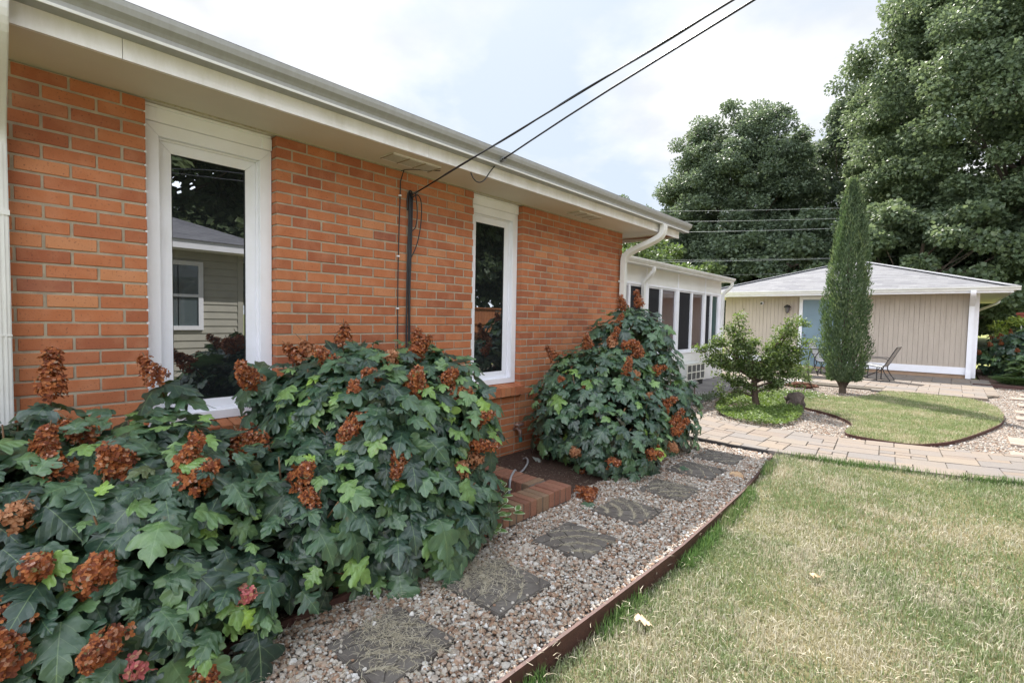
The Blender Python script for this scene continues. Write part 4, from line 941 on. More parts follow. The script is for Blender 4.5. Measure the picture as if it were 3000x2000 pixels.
FC=[(0.623,3.46,0.769,-0.07,-0.84,0.53,0.6),(1.043,3.835,0.874,0.68,-0.24,0.69,0.7),(0.556,3.958,1.074,-0.17,-0.06,0.98,0.8),(0.879,4.116,1.068,0.34,0.15,0.93,0.8),(0.759,4.052,1.107,0.15,0.07,0.99,0.5),(0.745,4.081,1.106,0.13,0.1,0.99,0.8),(0.952,4.17,1.024,0.46,0.22,0.86,0.6),(0.954,4.209,1.011,0.47,0.27,0.84,0.8),(1.111,4.279,0.849,0.73,0.37,0.58,0.6),(0.324,3.725,0.959,-0.54,-0.36,0.76,0.6),(1.231,4.136,0.542,0.66,0.37,0.65,0.8),(1.25,4.156,0.506,0.73,0.41,0.55,0.8),(1.305,4.137,0.42,0.87,0.4,0.29,0.7),(1.329,4.113,0.354,0.93,0.36,0.08,0.8),(0.897,3.346,0.251,-0.1,-0.93,-0.34,0.5),(0.842,3.495,0.038,-0.19,-0.45,-0.87,0.55),(0.968,3.584,-0.007,0.08,-0.32,-0.94,0.6),(1.139,3.454,0.2,0.58,-0.65,-0.5,0.55),(1.305,3.735,0.239,0.93,-0.17,-0.31,0.6),(1.328,4.069,0.229,0.9,0.29,-0.32,0.5),(1.093,3.898,0.836,0.77,-0.15,0.62,0.5),(1.13,4.088,0.633,0.41,0.29,0.86,0.5),(1.134,3.749,-0.002,0.4,-0.12,-0.91,0.4)]
def hyd_shrub(name, EL, nshoot, seed, FL, label, group, lsize=(.12, .20), young=.13, inner=300, bare=None, base=None, cat='hydrangea', xmin=.07):
    r = np.random.default_rng(seed); root = empty(name, base or (EL[0][0][0], EL[0][0][1], 0), label, cat, group)
    E = [(np.array(c), np.array(s)) for c, s in EL]; area = np.array([s[0] * s[1] + s[1] * s[2] + s[0] * s[2] for c, s in E]); area /= area.sum()
    P, T, NN, S = [], [], [], []; Py = [[], [], [], []]; stems = MB(); made = 0; tries = 0; pts = []
    while made < nshoot and tries < nshoot * 40:
        tries += 1; c, s = E[r.choice(len(E), p=area)]; d = r.normal(size=3); d /= np.linalg.norm(d); depth = 1 - abs(r.normal(0, .10)); q = c + d * s * depth
        if q[2] < .06 or q[0] < xmin: continue
        if any((((q - c2) / s2) ** 2).sum() < .80 for c2, s2 in E if c2 is not c): continue
        if bare and bare(q): continue
        if any((abs(q - p) ** 2).sum() < (.075 if depth > .9 else .05) ** 2 for p in pts[-400:]): continue
        pts.append(q); made += 1
        nn = d / s; nn /= np.linalg.norm(nn); axis = nn * .75 + np.array([.06, 0, .75]) + r.normal(0, .16, 3); axis /= np.linalg.norm(axis)
        u = np.cross(axis, [0.3, .1, 1]); u /= np.linalg.norm(u); v = np.cross(axis, u); a0 = r.random() * 6.28; yg = r.random() < young and depth > .93
        pairs = 3 if r.random() < .55 else 2
        for k in range(pairs):
            for h in (0, 1):
                a = a0 + k * 1.57 + h * 3.14 + r.normal(0, .28); od = u * math.cos(a) + v * math.sin(a)
                sz = r.uniform(*lsize) * (1.0 - .20 * k) * (.75 if yg else 1); up = .10 + .28 * k
                t = od + axis * (up + r.normal(0, .12)) + np.array([0, 0, -.42 + .14 * k]); nrm = axis + od * (-up * .5) + r.normal(0, .14, 3) + np.array([.1, -.1, .25])
                b = q + axis * (.03 * k - .02) + od * .03 * (1 + (pairs - k))
                dst = Py if yg else (P, T, NN, S)
                dst[0].append(b); dst[1].append(t); dst[2].append(nrm); dst[3].append(sz)
        if made % 3 == 0:
            stems.tube([q - axis * .14, q - axis * .05, q + axis * .03], [.005, .004, .003], 5)
    axes = []
    for (x, y, z, nx, ny, nz, s) in FL:
        nn = Vector((nx, ny, nz)); ax = (nn * .9 + Vector((.15, -.15, .30)) + Vector(r.normal(0, .38, 3))).normalized(); axes.append(ax)
        pos = np.array((x, y, z)) - np.array(ax) * .07; u = np.cross(np.array(ax), [.3, .1, 1]); u /= np.linalg.norm(u); v = np.cross(np.array(ax), u); a0 = r.random() * 6.28
        for k in range(7):
            a = a0 + k * 1.25 + r.normal(0, .2); od = u * math.cos(a) + v * math.sin(a); dn = .05 * (k % 3)
            P.append(pos - np.array(ax) * dn + od * .02); T.append(od + np.array(ax) * .1 + np.array([0, 0, -.35])); NN.append(np.array(ax) + r.normal(0, .2, 3) + np.array([0, 0, .3])); S.append(r.uniform(lsize[0], lsize[1]) * (.6 + .4 * s))
    place_leaves('foliage', np.array(P), np.array(T), np.array(NN), np.array(S), r, M_hyd, root)
    if Py[0]: place_leaves('young_foliage', np.array(Py[0]), np.array(Py[1]), np.array(Py[2]), np.array(Py[3]), r, M_hyd_l, root)
    # inner leaves fill the depth, their shade painted in by darker colours
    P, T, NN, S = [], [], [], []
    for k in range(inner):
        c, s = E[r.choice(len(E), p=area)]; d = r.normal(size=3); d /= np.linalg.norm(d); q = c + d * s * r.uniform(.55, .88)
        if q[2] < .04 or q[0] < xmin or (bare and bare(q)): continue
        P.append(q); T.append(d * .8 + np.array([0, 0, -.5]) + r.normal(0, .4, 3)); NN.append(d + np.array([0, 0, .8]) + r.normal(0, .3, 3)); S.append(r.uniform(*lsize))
    place_leaves('inner_foliage', np.array(P), np.array(T), np.array(NN), np.array(S), r, M_hyd_shade, root)
    bx, by = root.location.x, root.location.y
    for k in range(26):
        c, s = E[r.choice(len(E), p=area)]; d = r.normal(size=3); d[2] = abs(d[2]); d /= np.linalg.norm(d); q = c + d * s * .9
        if q[0] < xmin: q[0] = xmin
        b = np.array([c[0] + r.normal(0, .1), c[1] + r.normal(0, .12), 0]); m_ = b * .45 + q * .55 + np.array([0, 0, -.08]) + r.normal(0, .03, 3)
        stems.tube(chaikin([b, m_, q], 1), [.009, .008, .006, .005, .004][:len(chaikin([b, m_, q], 1))] if False else .006, 5)
    for (x, y, z, nx, ny, nz, s), ax in zip(FL, axes):
        pos = Vector((x, y, z)); nn = Vector((nx, ny, nz))
        k = int(r.integers(0, 4)) if s > .5 else (4 if s > .36 else 5)
        o = bpy.data.objects.new('flower_head', PM[k]); COL.objects.link(o); o.parent = root; o.matrix_parent_inverse = wmat(root).inverted()
        o.location = pos - ax * .05 + nn * (.0 if nz > .45 else .055); o.rotation_euler = ax.to_track_quat('Z', 'Y').to_euler(); sc = (.58 + .32 * s) if s > .5 else .9
        o.scale = (sc * 1.15, sc * 1.15, sc)
        stems.tube([pos - ax * .16 - nn * .05, pos - ax * .03 + nn * .03, pos + ax * .08 + nn * .03], [.005, .0035, .002], 5)
    stems.build('stems', M_stem, root, smooth=True)
    return root
EA = [((.50, -1.0, .42), (.60, .75, .42)), ((.54, -.08, .43), (.62, .68, .43)), ((.66, .48, .43), (.58, .52, .42)), ((.60, 1.42, .58), (.62, .36, .50)), ((.85, .35, .28), (.48, .65, .32)), ((.88, 1.0, .34), (.38, .5, .34))]
EB = [((.58, 1.55, .62), (.60, .52, .50)), ((.60, 1.92, .66), (.50, .40, .46)), ((.90, 1.62, .28), (.42, .48, .36))]
EC = [((.66, 4.00, .50), (.56, .62, .55)), ((.64, 4.60, .80), (.44, .56, .62)), ((.82, 4.72, .42), (.46, .50, .44)), ((.93, 3.85, .33), (.40, .52, .34))]
HG = 'oakleaf hydrangeas with dried flower heads'
hyd_shrub('hydrangea', EA, 460, 21, FA, 'sprawling nearest hydrangea with rust dried flower heads, under the first window and downspout', HG, (.105, .185), .15, 480)
hyd_shrub('hydrangea', EB, 250, 22, FB, 'hydrangea in front of the black wall cables, filling up to the second window', HG, (.12, .20), .2, 320)
FC += [(.62, 4.82, 1.50, .1, -.2, 1.0, .9), (.60, 4.52, 1.46, .1, -.4, .9, .7), (.70, 4.30, 1.30, .4, -.5, .8, .7), (.95, 3.62, .30, .8, -.5, .1, .6), (1.22, 3.95, .22, .9, -.3, .1, .6), (1.15, 4.35, .55, .9, -.2, .3, .7)]
hyd_shrub('hydrangea', EC, 300, 23, FC, 'tall rounded hydrangea at the far end of the brick wall, beyond the window well', HG, (.10, .17), .12, 360)
rr_ = np.random.default_rng(77)
FD = []
for k in range(26):
    d = rr_.normal(size=3); d[1] = -abs(d[1]); d /= np.linalg.norm(d); FD.append((5.0 + d[0] * 1.5, 18.6 + d[1] * .9, .62 + abs(d[2]) * .62, d[0], d[1], abs(d[2]), .8))
hyd_shrub('hydrangea', [((4.7, 18.5, .6), (1.0, .8, .75)), ((6.0, 18.8, .6), (1.1, .9, .7))], 300, 24, FD, 'distant hydrangea with rust flower heads growing beyond the tan outbuilding corner', HG, (.16, .24), .05, 300, cat='hydrangea', xmin=3.7)

# fallen flower head and single leaves
fh = empty('fallen_flower_head', (1.12, 2.98, .02), 'dead brown hydrangea flower head lying on the gravel at the window well corner', 'flower head')
for k, (p_, e_) in enumerate((((1.12, 2.98, .035), (1.5, .1, 2.5)), ((1.19, 3.05, .03), (1.6, .3, .6)))):
    o = bpy.data.objects.new('flower', PM[k]); COL.objects.link(o); o.parent = fh; o.matrix_parent_inverse = wmat(fh).inverted(); o.location = p_; o.rotation_euler = e_; o.scale = (.9, .9, .8)
def single_leaf(name, p, t, nrm, s, m, label, cat, seed=1):
    r = np.random.default_rng(seed); o = place_leaves(name, np.array([p], float), np.array([t], float), np.array([nrm], float), np.array([s]), r, m, None); return tag(o, label, cat)
M_deadleaf = simple('dead_leaf', (.52, .36, .22), (.35, .2, .1), 20, .8)
single_leaf('fallen_leaf', (2.11, 2.02, -.045), (1, .5, .15), (-.2, 0, 1), .075, simple('pale_dead_leaf', (.70, .52, .38), (.5, .33, .2), 25, .8), 'curled pale brown dead leaf lying on the lawn near the edging', 'leaf', 3)
single_leaf('fallen_leaf', (1.78, 4.42, .022), (.6, -.5, .1), (0, 0, 1), .13, M_deadleaf, 'brown dead leaf on the gravel right of the sixth stepping stone', 'leaf', 4)
single_leaf('fallen_leaf', (1.27, 2.92, .02), (.5, -.8, 0), (.1, -.1, 1), .11, M_hyd, 'fallen green leaf beside the dead flower head on the gravel', 'leaf', 5)
single_leaf('fallen_leaf', (1.40, 4.22, .03), (.7, -.3, 0), (0, 0, 1), .09, M_hyd, 'small green leaf on the dusty stepping stone under the far hydrangea', 'leaf', 6)
single_leaf('fallen_leaf', (2.62, 3.0, -.03), (.7, .5, .1), (0, 0, 1), .05, M_deadleaf, 'tiny rust coloured dead leaf out in the middle of the big lawn', 'leaf', 7)
single_leaf('fallen_leaf', (.36, 3.42, .05), (.5, .7, 0), (.1, -.2, 1), .10, simple('grey_leaf', (.30, .32, .30), (.2, .22, .2), 30, .7), 'grey withered leaf on the mulch below the spigot', 'leaf', 8)

# ---- broad leaf helper for other plants
def lance(m=5, w=.22, droop=.3):
    V = []; F = []
    for i in range(m + 1):
        t = i / m; ww_ = w * math.sin(math.pi * min(.97, t * .93 + .05)) ** .8; z = -droop * t * t
        V += [(-ww_, t, z + .06 * ww_), (0, t, z - .03), (ww_, t, z + .06 * ww_)]
    for i in range(m): a = i * 3; F += [(a, a + 1, a + 4, a + 3), (a + 1, a + 2, a + 5, a + 4)]
    return np.array(V), np.array(F)
def cards(name, P, T, Nn, S, base, m, parent=None, smooth=False):
    V0, F0 = base; T = T / (np.linalg.norm(T, axis=1)[:, None] + 1e-9); Nn = Nn - T * (Nn * T).sum(1)[:, None]; Nn /= np.linalg.norm(Nn, axis=1)[:, None] + 1e-9; X = np.cross(T, Nn); n = len(P)
    if S.ndim == 1: S = np.stack([S, S, S], 1)
    V = V0[None, :, 0:1] * X[:, None] * S[:, None, 0:1] + V0[None, :, 1:2] * T[:, None] * S[:, None, 1:2] + V0[None, :, 2:3] * Nn[:, None] * S[:, None, 2:3] + P[:, None]
    F = (F0[None] + (np.arange(n) * len(V0))[:, None, None]).reshape(-1, F0.shape[1])
    return link(name, mesh_np(name, V.reshape(-1, 3), F, smooth), m, parent)
RH = (np.array([(0, 0, 0), (.42, .5, .06), (0, 1, -.08), (-.42, .5, .06)], float), np.array([(0, 1, 2, 3)]))
# variegated plant at the well corner
vg = empty('variegated_plant', (1.12, 1.98, 0), 'small plant with white edged leaves poking out beside the window well bricks', 'plant')
r = np.random.default_rng(31); P, T, Nn, S = [], [], [], []; stm = MB()
for (tx, ty, tz) in ((1.22, 2.12, .22), (1.26, 2.2, .17), (1.16, 2.02, .26), (1.22, 2.06, .08), (1.05, 2.3, .25), (1.12, 2.24, .24)):
    b = Vector((1.08, 1.95, .02)); e = Vector((tx, ty, tz)); stm.tube([b, (b + e) / 2 + Vector((0, 0, .05)), e], .003, 5)
    for k in range(6):
        q = (b + e) / 2 * (1 - (k + 2) / 7) + e * ((k + 2) / 7); a = k * 2.2; P.append(q[:]); T.append(((e - b).normalized() * .5 + Vector((math.cos(a), math.sin(a), .2)))[:]); Nn.append((.2, -.2, 1)); S.append(r.uniform(.06, .085))
stm.build('stem', M_stem, vg)
cards('leaf_edge', np.array(P), np.array(T), np.array(Nn), np.array(S), lance(6, .25, .3), simple('cream_leaf_edge', (.60, .66, .48), (.5, .58, .38), 20, .5), vg, True)
P2 = np.array(P) + np.array([0, 0, .0012]); T2 = np.array(T)
cards('foliage', P2 + T2 / np.linalg.norm(T2, axis=1)[:, None] * .005, T2, np.array(Nn), np.stack([np.array(S) * .72, np.array(S) * .88, np.array(S)], 1), lance(6, .25, .24), leafmat('variegated_green', [(0, (.10, .20, .06)), (1, (.20, .32, .10))], .4), vg, True)
# sprig and spigot by the wall
sp = empty('garden_spigot', (.02, 3.55, .25), 'old metal spigot with a teal connector low on the brick wall above the mulch', 'spigot')
mb = MB(); mb.tube([(-.002, 3.55, .235), (.05, 3.55, .245), (.085, 3.55, .23), (.095, 3.545, .17)], [.014, .015, .017, .014], 8); mb.tube([(.06, 3.55, .24), (.075, 3.55, .285)], .007, 6); mb.tube([(.045, 3.52, .288), (.06, 3.50, .292), (.08, 3.50, .292), (.10, 3.53, .288), (.10, 3.57, .288), (.08, 3.60, .292), (.05, 3.59, .288), (.045, 3.52, .288)], .008, 6)
mb.build('body', simple('old_brass', (.20, .13, .11), (.32, .24, .22), 60, .6, .4, 90, .4), sp, smooth=True)
mb = MB(); mb.tube([(.095, 3.545, .172), (.10, 3.54, .13)], [.018, .017], 10); mb.build('hose_connector', simple('teal_plastic', (.02, .12, .12), None, 5, .4), sp)
mb = MB(); mb.tube(chaikin([(.28, 3.38, .035), (.33, 3.36, .06), (.42, 3.28, .055), (.50, 3.12, .035), (.56, 2.97, .045), (.60, 2.90, .11), (.64, 2.84, .118), (.70, 2.74, .118), (.74, 2.68, .10), (.75, 2.66, -.15), (.75, 2.66, -.6)], 3), .0085, 8)
tag(mb.build('flexible_conduit', simple('grey_conduit', (.36, .37, .39), (.25, .25, .27), 60, .45), smooth=True), 'thin grey conduit curving from the mulch over the window well bricks', 'conduit')

# ================================================================ TREES AND CONIFERS
M_bark = simple('bark', (.12, .09, .065), (.06, .045, .035), 8, .95, .8, 40, stretch=(1, 1, .3))
def crown(name, c, s, nblob, nleaf, ls, m, parent, seed, rb=(.10, .2), shell=.5, low=None, up=.35, aspect=1.0):
    r = np.random.default_rng(seed); c = np.array(c, float); s = np.array(s, float)
    d = r.normal(size=(nblob * 3, 3)); d /= np.linalg.norm(d, axis=1)[:, None]; rad = (shell + (1 - shell) * r.random(len(d)) ** .6)
    ripple = 1 + .08 * np.sin(d[:, 0] * 5 + seed) * np.cos(d[:, 2] * 6 + seed * 2) + r.normal(0, .025, len(d))
    B = c + d * s * (rad * ripple)[:, None]
    if low is not None: B = B[B[:, 2] > low]
    B = B[:nblob]; br = r.uniform(rb[0], rb[1], len(B)) * s.mean()
    wh = r.integers(0, len(B), nleaf); e = r.normal(size=(nleaf, 3)); e /= np.linalg.norm(e, axis=1)[:, None]
    sc = np.array([1.15, 1.15, .75]); P = B[wh] + e * sc * (br[wh] * (r.random(nleaf) ** .45))[:, None]
    T = r.normal(0, .6, (nleaf, 3)) + e * .8 + np.array([0, 0, -.25]); Nn = e * .5 + r.normal(0, .45, (nleaf, 3)) + np.array([0, 0, up])
    S = ls * r.uniform(.6, 1.3, nleaf)
    cards(name, P, T, Nn, np.stack([S * aspect, S, S], 1), RH, m, parent); return B, br
def tree(name, base, c, s, nblob, nleaf, ls, m, label, seed, rb=(.10, .2), group='trees beyond the yard', trunk_r=.35, low=None, shell=.45, cat='tree'):
    t = empty(name, base, label, cat, group); B, br = crown('crown', c, s, nblob, nleaf, ls, m, t, seed, rb, shell, low)
    r = np.random.default_rng(seed + 1); mb = MB(); b = Vector(base); cc = Vector(c); top = cc + Vector((0, 0, s[2] * .35))
    mid = b.lerp(top, .5) + Vector((r.normal(0, .3), r.normal(0, .3), 0)); mb.tube(chaikin([b, b.lerp(mid, .4), mid, top], 1), [trunk_r * (1 - .11 * i) for i in range(len(chaikin([b, b, mid, top], 1)))], 9)
    for k in range(min(40, len(B))):
        q = Vector(B[k]); h = b.z + (q.z - b.z) * r.uniform(.35, .75); f = max(0, min(1, (h - b.z) / max(.1, top.z - b.z))); a = b.lerp(top, f); m_ = a.lerp(q, .55) + Vector((0, 0, -.03 * (q - a).length)); mb.tube([a, m_, q], [trunk_r * .2, trunk_r * .10, trunk_r * .03], 5)
    mb.build('trunk', M_bark, t); return t
M_oak = leafmat('oak_leaves', [(0, (.055, .082, .05)), (.35, (.085, .122, .066)), (.7, (.12, .162, .088)), (.93, (.16, .205, .115)), (1, (.21, .25, .15))], .48, .36, (.28, .36, .16), .4)
M_oak2 = leafmat('oak_leaves_b', [(0, (.05, .073, .05)), (.4, (.075, .106, .067)), (.8, (.108, .145, .09)), (1, (.15, .19, .12))], .48, .34, (.26, .34, .16), .4)
M_light = leafmat('bright_leaves', [(0, (.06, .09, .04)), (.5, (.11, .15, .06)), (1, (.17, .21, .09))], .4, .3, (.25, .4, .06), .4)
tree('oak_tree', (5.5, 37.5, 0), (5.7, 37.0, 11.0), (8.2, 8.2, 12.0), 1100, 480000, .17, M_oak, 'huge dense oak towering over the right side of the tan outbuilding', 41, (.05, .115), trunk_r=.6, low=1.2, shell=.5)
tree('oak_tree', (-8.6, 37, .1), (-8.6, 36.5, 8.6), (5.1, 5.1, 7.6), 650, 250000, .155, M_oak2, 'rounded oak standing alone against the sky left of the narrow conifer', 42, (.065, .14), trunk_r=.4, low=.8, shell=.4)
tree('oak_tree', (-4.0, 44, .5), (-2.8, 44.5, 10.0), (5.2, 4.4, 9.3), 300, 110000, .19, M_oak2, 'darker oak filling the gap between the rounded oak and the huge oak', 43, (.08, .16), trunk_r=.4, low=.8)
tree('maple_tree', (-4.2, 33, 0), (-4.4, 33, 4.6), (6.5, 3.0, 3.3), 110, 34000, .22, M_oak2, 'low wide dark tree right behind the peak of the grey hip roof', 44, (.13, .2), trunk_r=.25, low=.5)
tree('maple_tree', (1.8, 30, .1), (1.9, 30, 4.3), (4.6, 2.6, 2.9), 110, 34000, .2, M_oak, 'bushy tree behind the right slope of the grey hip roof', 45, (.13, .2), trunk_r=.25, low=.5)
tree('maple_tree', (7.8, 33, .1), (7.6, 33, 4.9), (4.2, 3.0, 2.6), 90, 26000, .22, M_oak, 'leafy tree overhanging the grey board fence at the right', 46, (.13, .2), trunk_r=.25, low=2.4)
tree('maple_tree', (-12.0, 29, 0), (-12.2, 29, 4.0), (4.6, 2.4, 2.7), 70, 20000, .2, M_light, 'pale leafy tree showing between the house eave and sunroom roof', 47, (.13, .2), trunk_r=.2, low=.5)
tree('oak_tree', (-17.5, 36, 0), (-17.6, 36, 7.6), (2.6, 2.4, 3.9), 50, 9000, .2, M_oak2, 'distant treetop just peeking above the brick house gutter', 48, (.13, .2), trunk_r=.2, low=.5)
# trees behind the camera: seen mirrored in the panes
tree('oak_tree', (21, 4, -.1), (21, 4, 8.2), (7, 8, 8), 150, 90000, .36, M_oak, 'big tree behind the neighbouring house, mirrored in the first window', 49, (.12, .2), 'trees beyond the side neighbour', .5, 1.5)
tree('oak_tree', (20, 21, -.1), (20, 21, 8.0), (6.5, 9, 8), 150, 90000, .36, M_oak2, 'big tree behind the cedar fence, mirrored in the second window', 50, (.12, .2), 'trees beyond the side neighbour', .5, .5)

# ---- columnar conifer
def conifer():
    CX0, CY0 = 1.585, 11.31
    t = empty('columnar_conifer', (1.50, 11.24, 0), 'tall narrow columnar conifer standing in the gravel before the blue door', 'conifer')
    r = np.random.default_rng(61); H = 4.03; n = 30000
    h = .22 + (H - .22) * r.random(n) ** 1.12
    prof = np.interp(h, [.15, .4, .8, 1.3, 1.8, 2.4, 3.0, 3.5, 3.85, 4.08], [.20, .31, .35, .355, .335, .29, .23, .155, .08, .012])
    a = r.random(n) * 6.283; lump = 1 + .15 * np.sin(a * 3 + h * 2.4) + .15 * np.sin(a * 7 - h * 5.1) + .08 * np.sin(h * 9 + a * 2)
    rad = prof * lump * (1 - np.abs(r.normal(0, .22, n)).clip(0, .85))
    stray = r.random(n) < .02; rad = np.where(stray, prof * 1.18, rad)
    leanx = .02 * (h / H) - .0; P = np.stack([CX0 + np.cos(a) * rad + leanx, CY0 + np.sin(a) * rad, h], 1)
    o_ = np.stack([np.cos(a), np.sin(a), np.zeros(n)], 1); T = o_ * r.uniform(.15, .75, n)[:, None] + np.array([0, 0, 1.0]) + r.normal(0, .25, (n, 3)); Nn = o_ + r.normal(0, .5, (n, 3))
    S = r.uniform(.035, .075, n); W = S * .42
    m = leafmat('conifer_sprays', [(0, (.035, .06, .034)), (.4, (.065, .10, .052)), (.8, (.105, .15, .075)), (1, (.17, .21, .12))], .6, .25, (.2, .35, .06), .3, ((.13, .17, .10), 3.0, .5))
    cards('foliage', P, T, Nn, np.stack([W, S, S], 1), RH, m, t)
    # pale outer twigs and feathery tip
    n = 2600; h = .5 + 3.5 * r.random(n); prof2 = np.interp(h, [.15, .4, .8, 1.3, 1.8, 2.4, 3.0, 3.5, 3.85, 4.15], [.21, .33, .37, .375, .35, .305, .24, .165, .09, .02]); a = r.random(n) * 6.283
    cl = (np.sin(a * 3 + h * 4) > .3); P = np.stack([CX0 + np.cos(a) * prof2 + .02, CY0 + np.sin(a) * prof2, h], 1)[cl]; k = len(P); o_ = np.stack([np.cos(a), np.sin(a), np.zeros(n)], 1)[cl]
    cards('outer_sprays', P, o_ * .4 + np.array([0, 0, 1.0]) + r.normal(0, .25, (k, 3)), o_ + r.normal(0, .5, (k, 3)), np.stack([np.full(k, .022), r.uniform(.06, .11, k), np.full(k, .05)], 1), RH, leafmat('conifer_tips', [(0, (.10, .14, .06)), (1, (.19, .24, .12))], .6, .3, (.3, .4, .1), .3), t)
    mb = MB(); mb.tube([(CX0, CY0, -.05), (CX0, CY0, 1.5), (CX0 + .02, CY0, 3.9)], [.06, .04, .008], 8)
    for k in range(7): a = k * .9; mb.tube([(CX0, CY0, .03), (CX0 + .16 * math.cos(a), CY0 + .16 * math.sin(a), .35), (CX0 + .28 * math.cos(a), CY0 + .28 * math.sin(a), .8)], [.02, .014, .008], 5)
    mb.build('trunk', M_bark, t)
conifer()
# ---- small garden maple
def garden_maple():
    t = empty('garden_maple', (.90, 8.23, 0), 'small spreading ornamental maple with twisting trunk over green groundcover', 'small tree')
    r = np.random.default_rng(71); mb = MB(); b = Vector((.90, 8.23, -.02)); f = Vector((.86, 8.22, .30))
    mb.tube(chaikin([b, Vector((.88, 8.23, .1)), f, Vector((.86, 8.2, .42))], 1), [.085, .06, .048, .044, .044, .046], 9)
    # end points of limbs: (x, y, z)
    PT, TT, NN, SS = [], [], [], []
    right = Vector((cy_, -sy_, 0))
    def W(u, d, z): return Vector((.86, 8.22, 0)) + right * u + Vector((sy_, cy_, 0)) * d + Vector((0, 0, z))
    limbs = [(u, r.normal(0, .16), z, w) for u, z, w in ((-.87, .89, .45), (-.66, .95, .6), (-.62, 1.03, .6), (-.32, 1.43, .55), (-.36, 1.2, .8), (-.25, 1.0, .9), (-.05, 1.02, .8), (.44, 1.40, .5), (.64, 1.36, .4), (.38, 1.15, .8), (.62, 1.1, .9), (.83, 1.06, .5), (.72, .85, .8), (.80, .62, .6), (.5, .8, .9), (.2, .85, .9), (-.5, .72, .8), (-.72, .72, .5), (-.2, .7, .9), (.3, .6, .7), (.1, .62, .8), (-.42, .5, .6), (.5, .5, .6), (-.5, .28, .3), (-.2, .36, .4), (.35, .36, .4))]
    for (u, d, z, w_) in limbs:
        e = W(u, d, z); st = Vector((.86, 8.2, min(.42, z * .6))); m1 = st.lerp(e, .4) + Vector((0, 0, .06 if z > .5 else .02)); m2 = st.lerp(e, .75) + Vector((0, 0, -.03)) + Vector(r.normal(0, .02, 3))
        pth = chaikin([st, m1, m2, e], 2); k = len(pth); mb.tube(pth, [.019 * (1 - i / k) ** 1.4 + .0025 for i in range(k)], 5)
        nb = int(22 * w_) + 4
        for q in range(nb):
            fr = r.uniform(.42, 1.04); base_ = pth[min(k - 1, int(fr * (k - 1)))]; off = r.normal(0, 1, 3) * np.array([.085, .085, .06]) * (1.25 - .75 * min(1, fr)) * (.7 + w_ * .5)
            c = np.array(base_) + off; n = 40; e_ = r.normal(size=(n, 3)); rad = .042 + .032 * r.random()
            PT.append(c + e_ * np.array([1.1, 1.1, .55]) * rad * .62); TT.append(e_ * .6 + np.array([0, 0, -.15]) + r.normal(0, .4, (n, 3))); NN.append(r.normal(0, .45, (n, 3)) + np.array([0, 0, .9])); SS.append(r.uniform(.022, .042, n))
    cards('foliage', np.concatenate(PT), np.concatenate(TT), np.concatenate(NN), np.concatenate(SS), RH, leafmat('maple_leaves', [(0, (.045, .075, .030)), (.4, (.08, .12, .045)), (.8, (.13, .175, .065)), (1, (.20, .25, .10))], .5, .35, (.3, .45, .05), .35), t)
    mb.build('trunk', simple('maple_bark', (.085, .055, .038), (.04, .028, .02), 15, .9, .6, 60), t, smooth=True)
garden_maple()
# ---- groundcover (nobody could count it)
GC = [(.25, 8.6), (.40, 7.9), (.62, 7.3), (.86, 6.98), (1.14, 6.80), (1.36, 6.68), (1.52, 6.85), (1.62, 7.2), (1.62, 7.7), (1.50, 8.4), (1.2, 8.8), (1.04, 9.5), (.6, 9.6), (.27, 9.25)]
r = np.random.default_rng(81); n = 26000; x = r.uniform(.2, 1.7, n); y = r.uniform(6.7, 9.7, n); k = np.array([inside(GC, a, b) and not (abs(a - .72) < .26 and abs(b - 7.95) < .22 and r.random() < .8) for a, b in zip(x, y)]); x, y = x[k], y[k]; n = len(x)
hh = .03 + .075 * (.5 + .5 * np.sin(x * 9 + y * 4)) * r.random(n)
P = np.stack([x, y, hh * 1.05], 1); e_ = r.normal(size=(n, 3))
o = cards('groundcover', P, e_ * np.array([1, 1, .4]) + np.array([0, 0, .35]), r.normal(0, .4, (n, 3)) + np.array([0, 0, 1.0]), r.uniform(.018, .036, n), RH, leafmat('groundcover_leaves', [(0, (.06, .10, .025)), (.5, (.11, .17, .04)), (1, (.18, .25, .07))], .5, .3, (.3, .45, .06), .3)); tag(o, kind='stuff')
n = 2600; x = r.normal(1.05, .22, n); y = r.normal(9.9, .25, n)
o = cards('groundcover', np.stack([x, y, .02 + .07 * r.random(n)], 1), r.normal(size=(n, 3)) + np.array([0, 0, .4]), r.normal(0, .4, (n, 3)) + np.array([0, 0, 1.0]), r.uniform(.02, .04, n), RH, M_light); tag(o, kind='stuff')
n = 900; x = r.normal(.02, .09, n); y = r.normal(8.5, .35, n)
o = cards('groundcover', np.stack([x, y, .015 + .04 * r.random(n)], 1), r.normal(size=(n, 3)) + np.array([0, 0, .4]), r.normal(0, .4, (n, 3)) + np.array([0, 0, 1.0]), r.uniform(.015, .03, n), RH, M_oak); tag(o, kind='stuff')
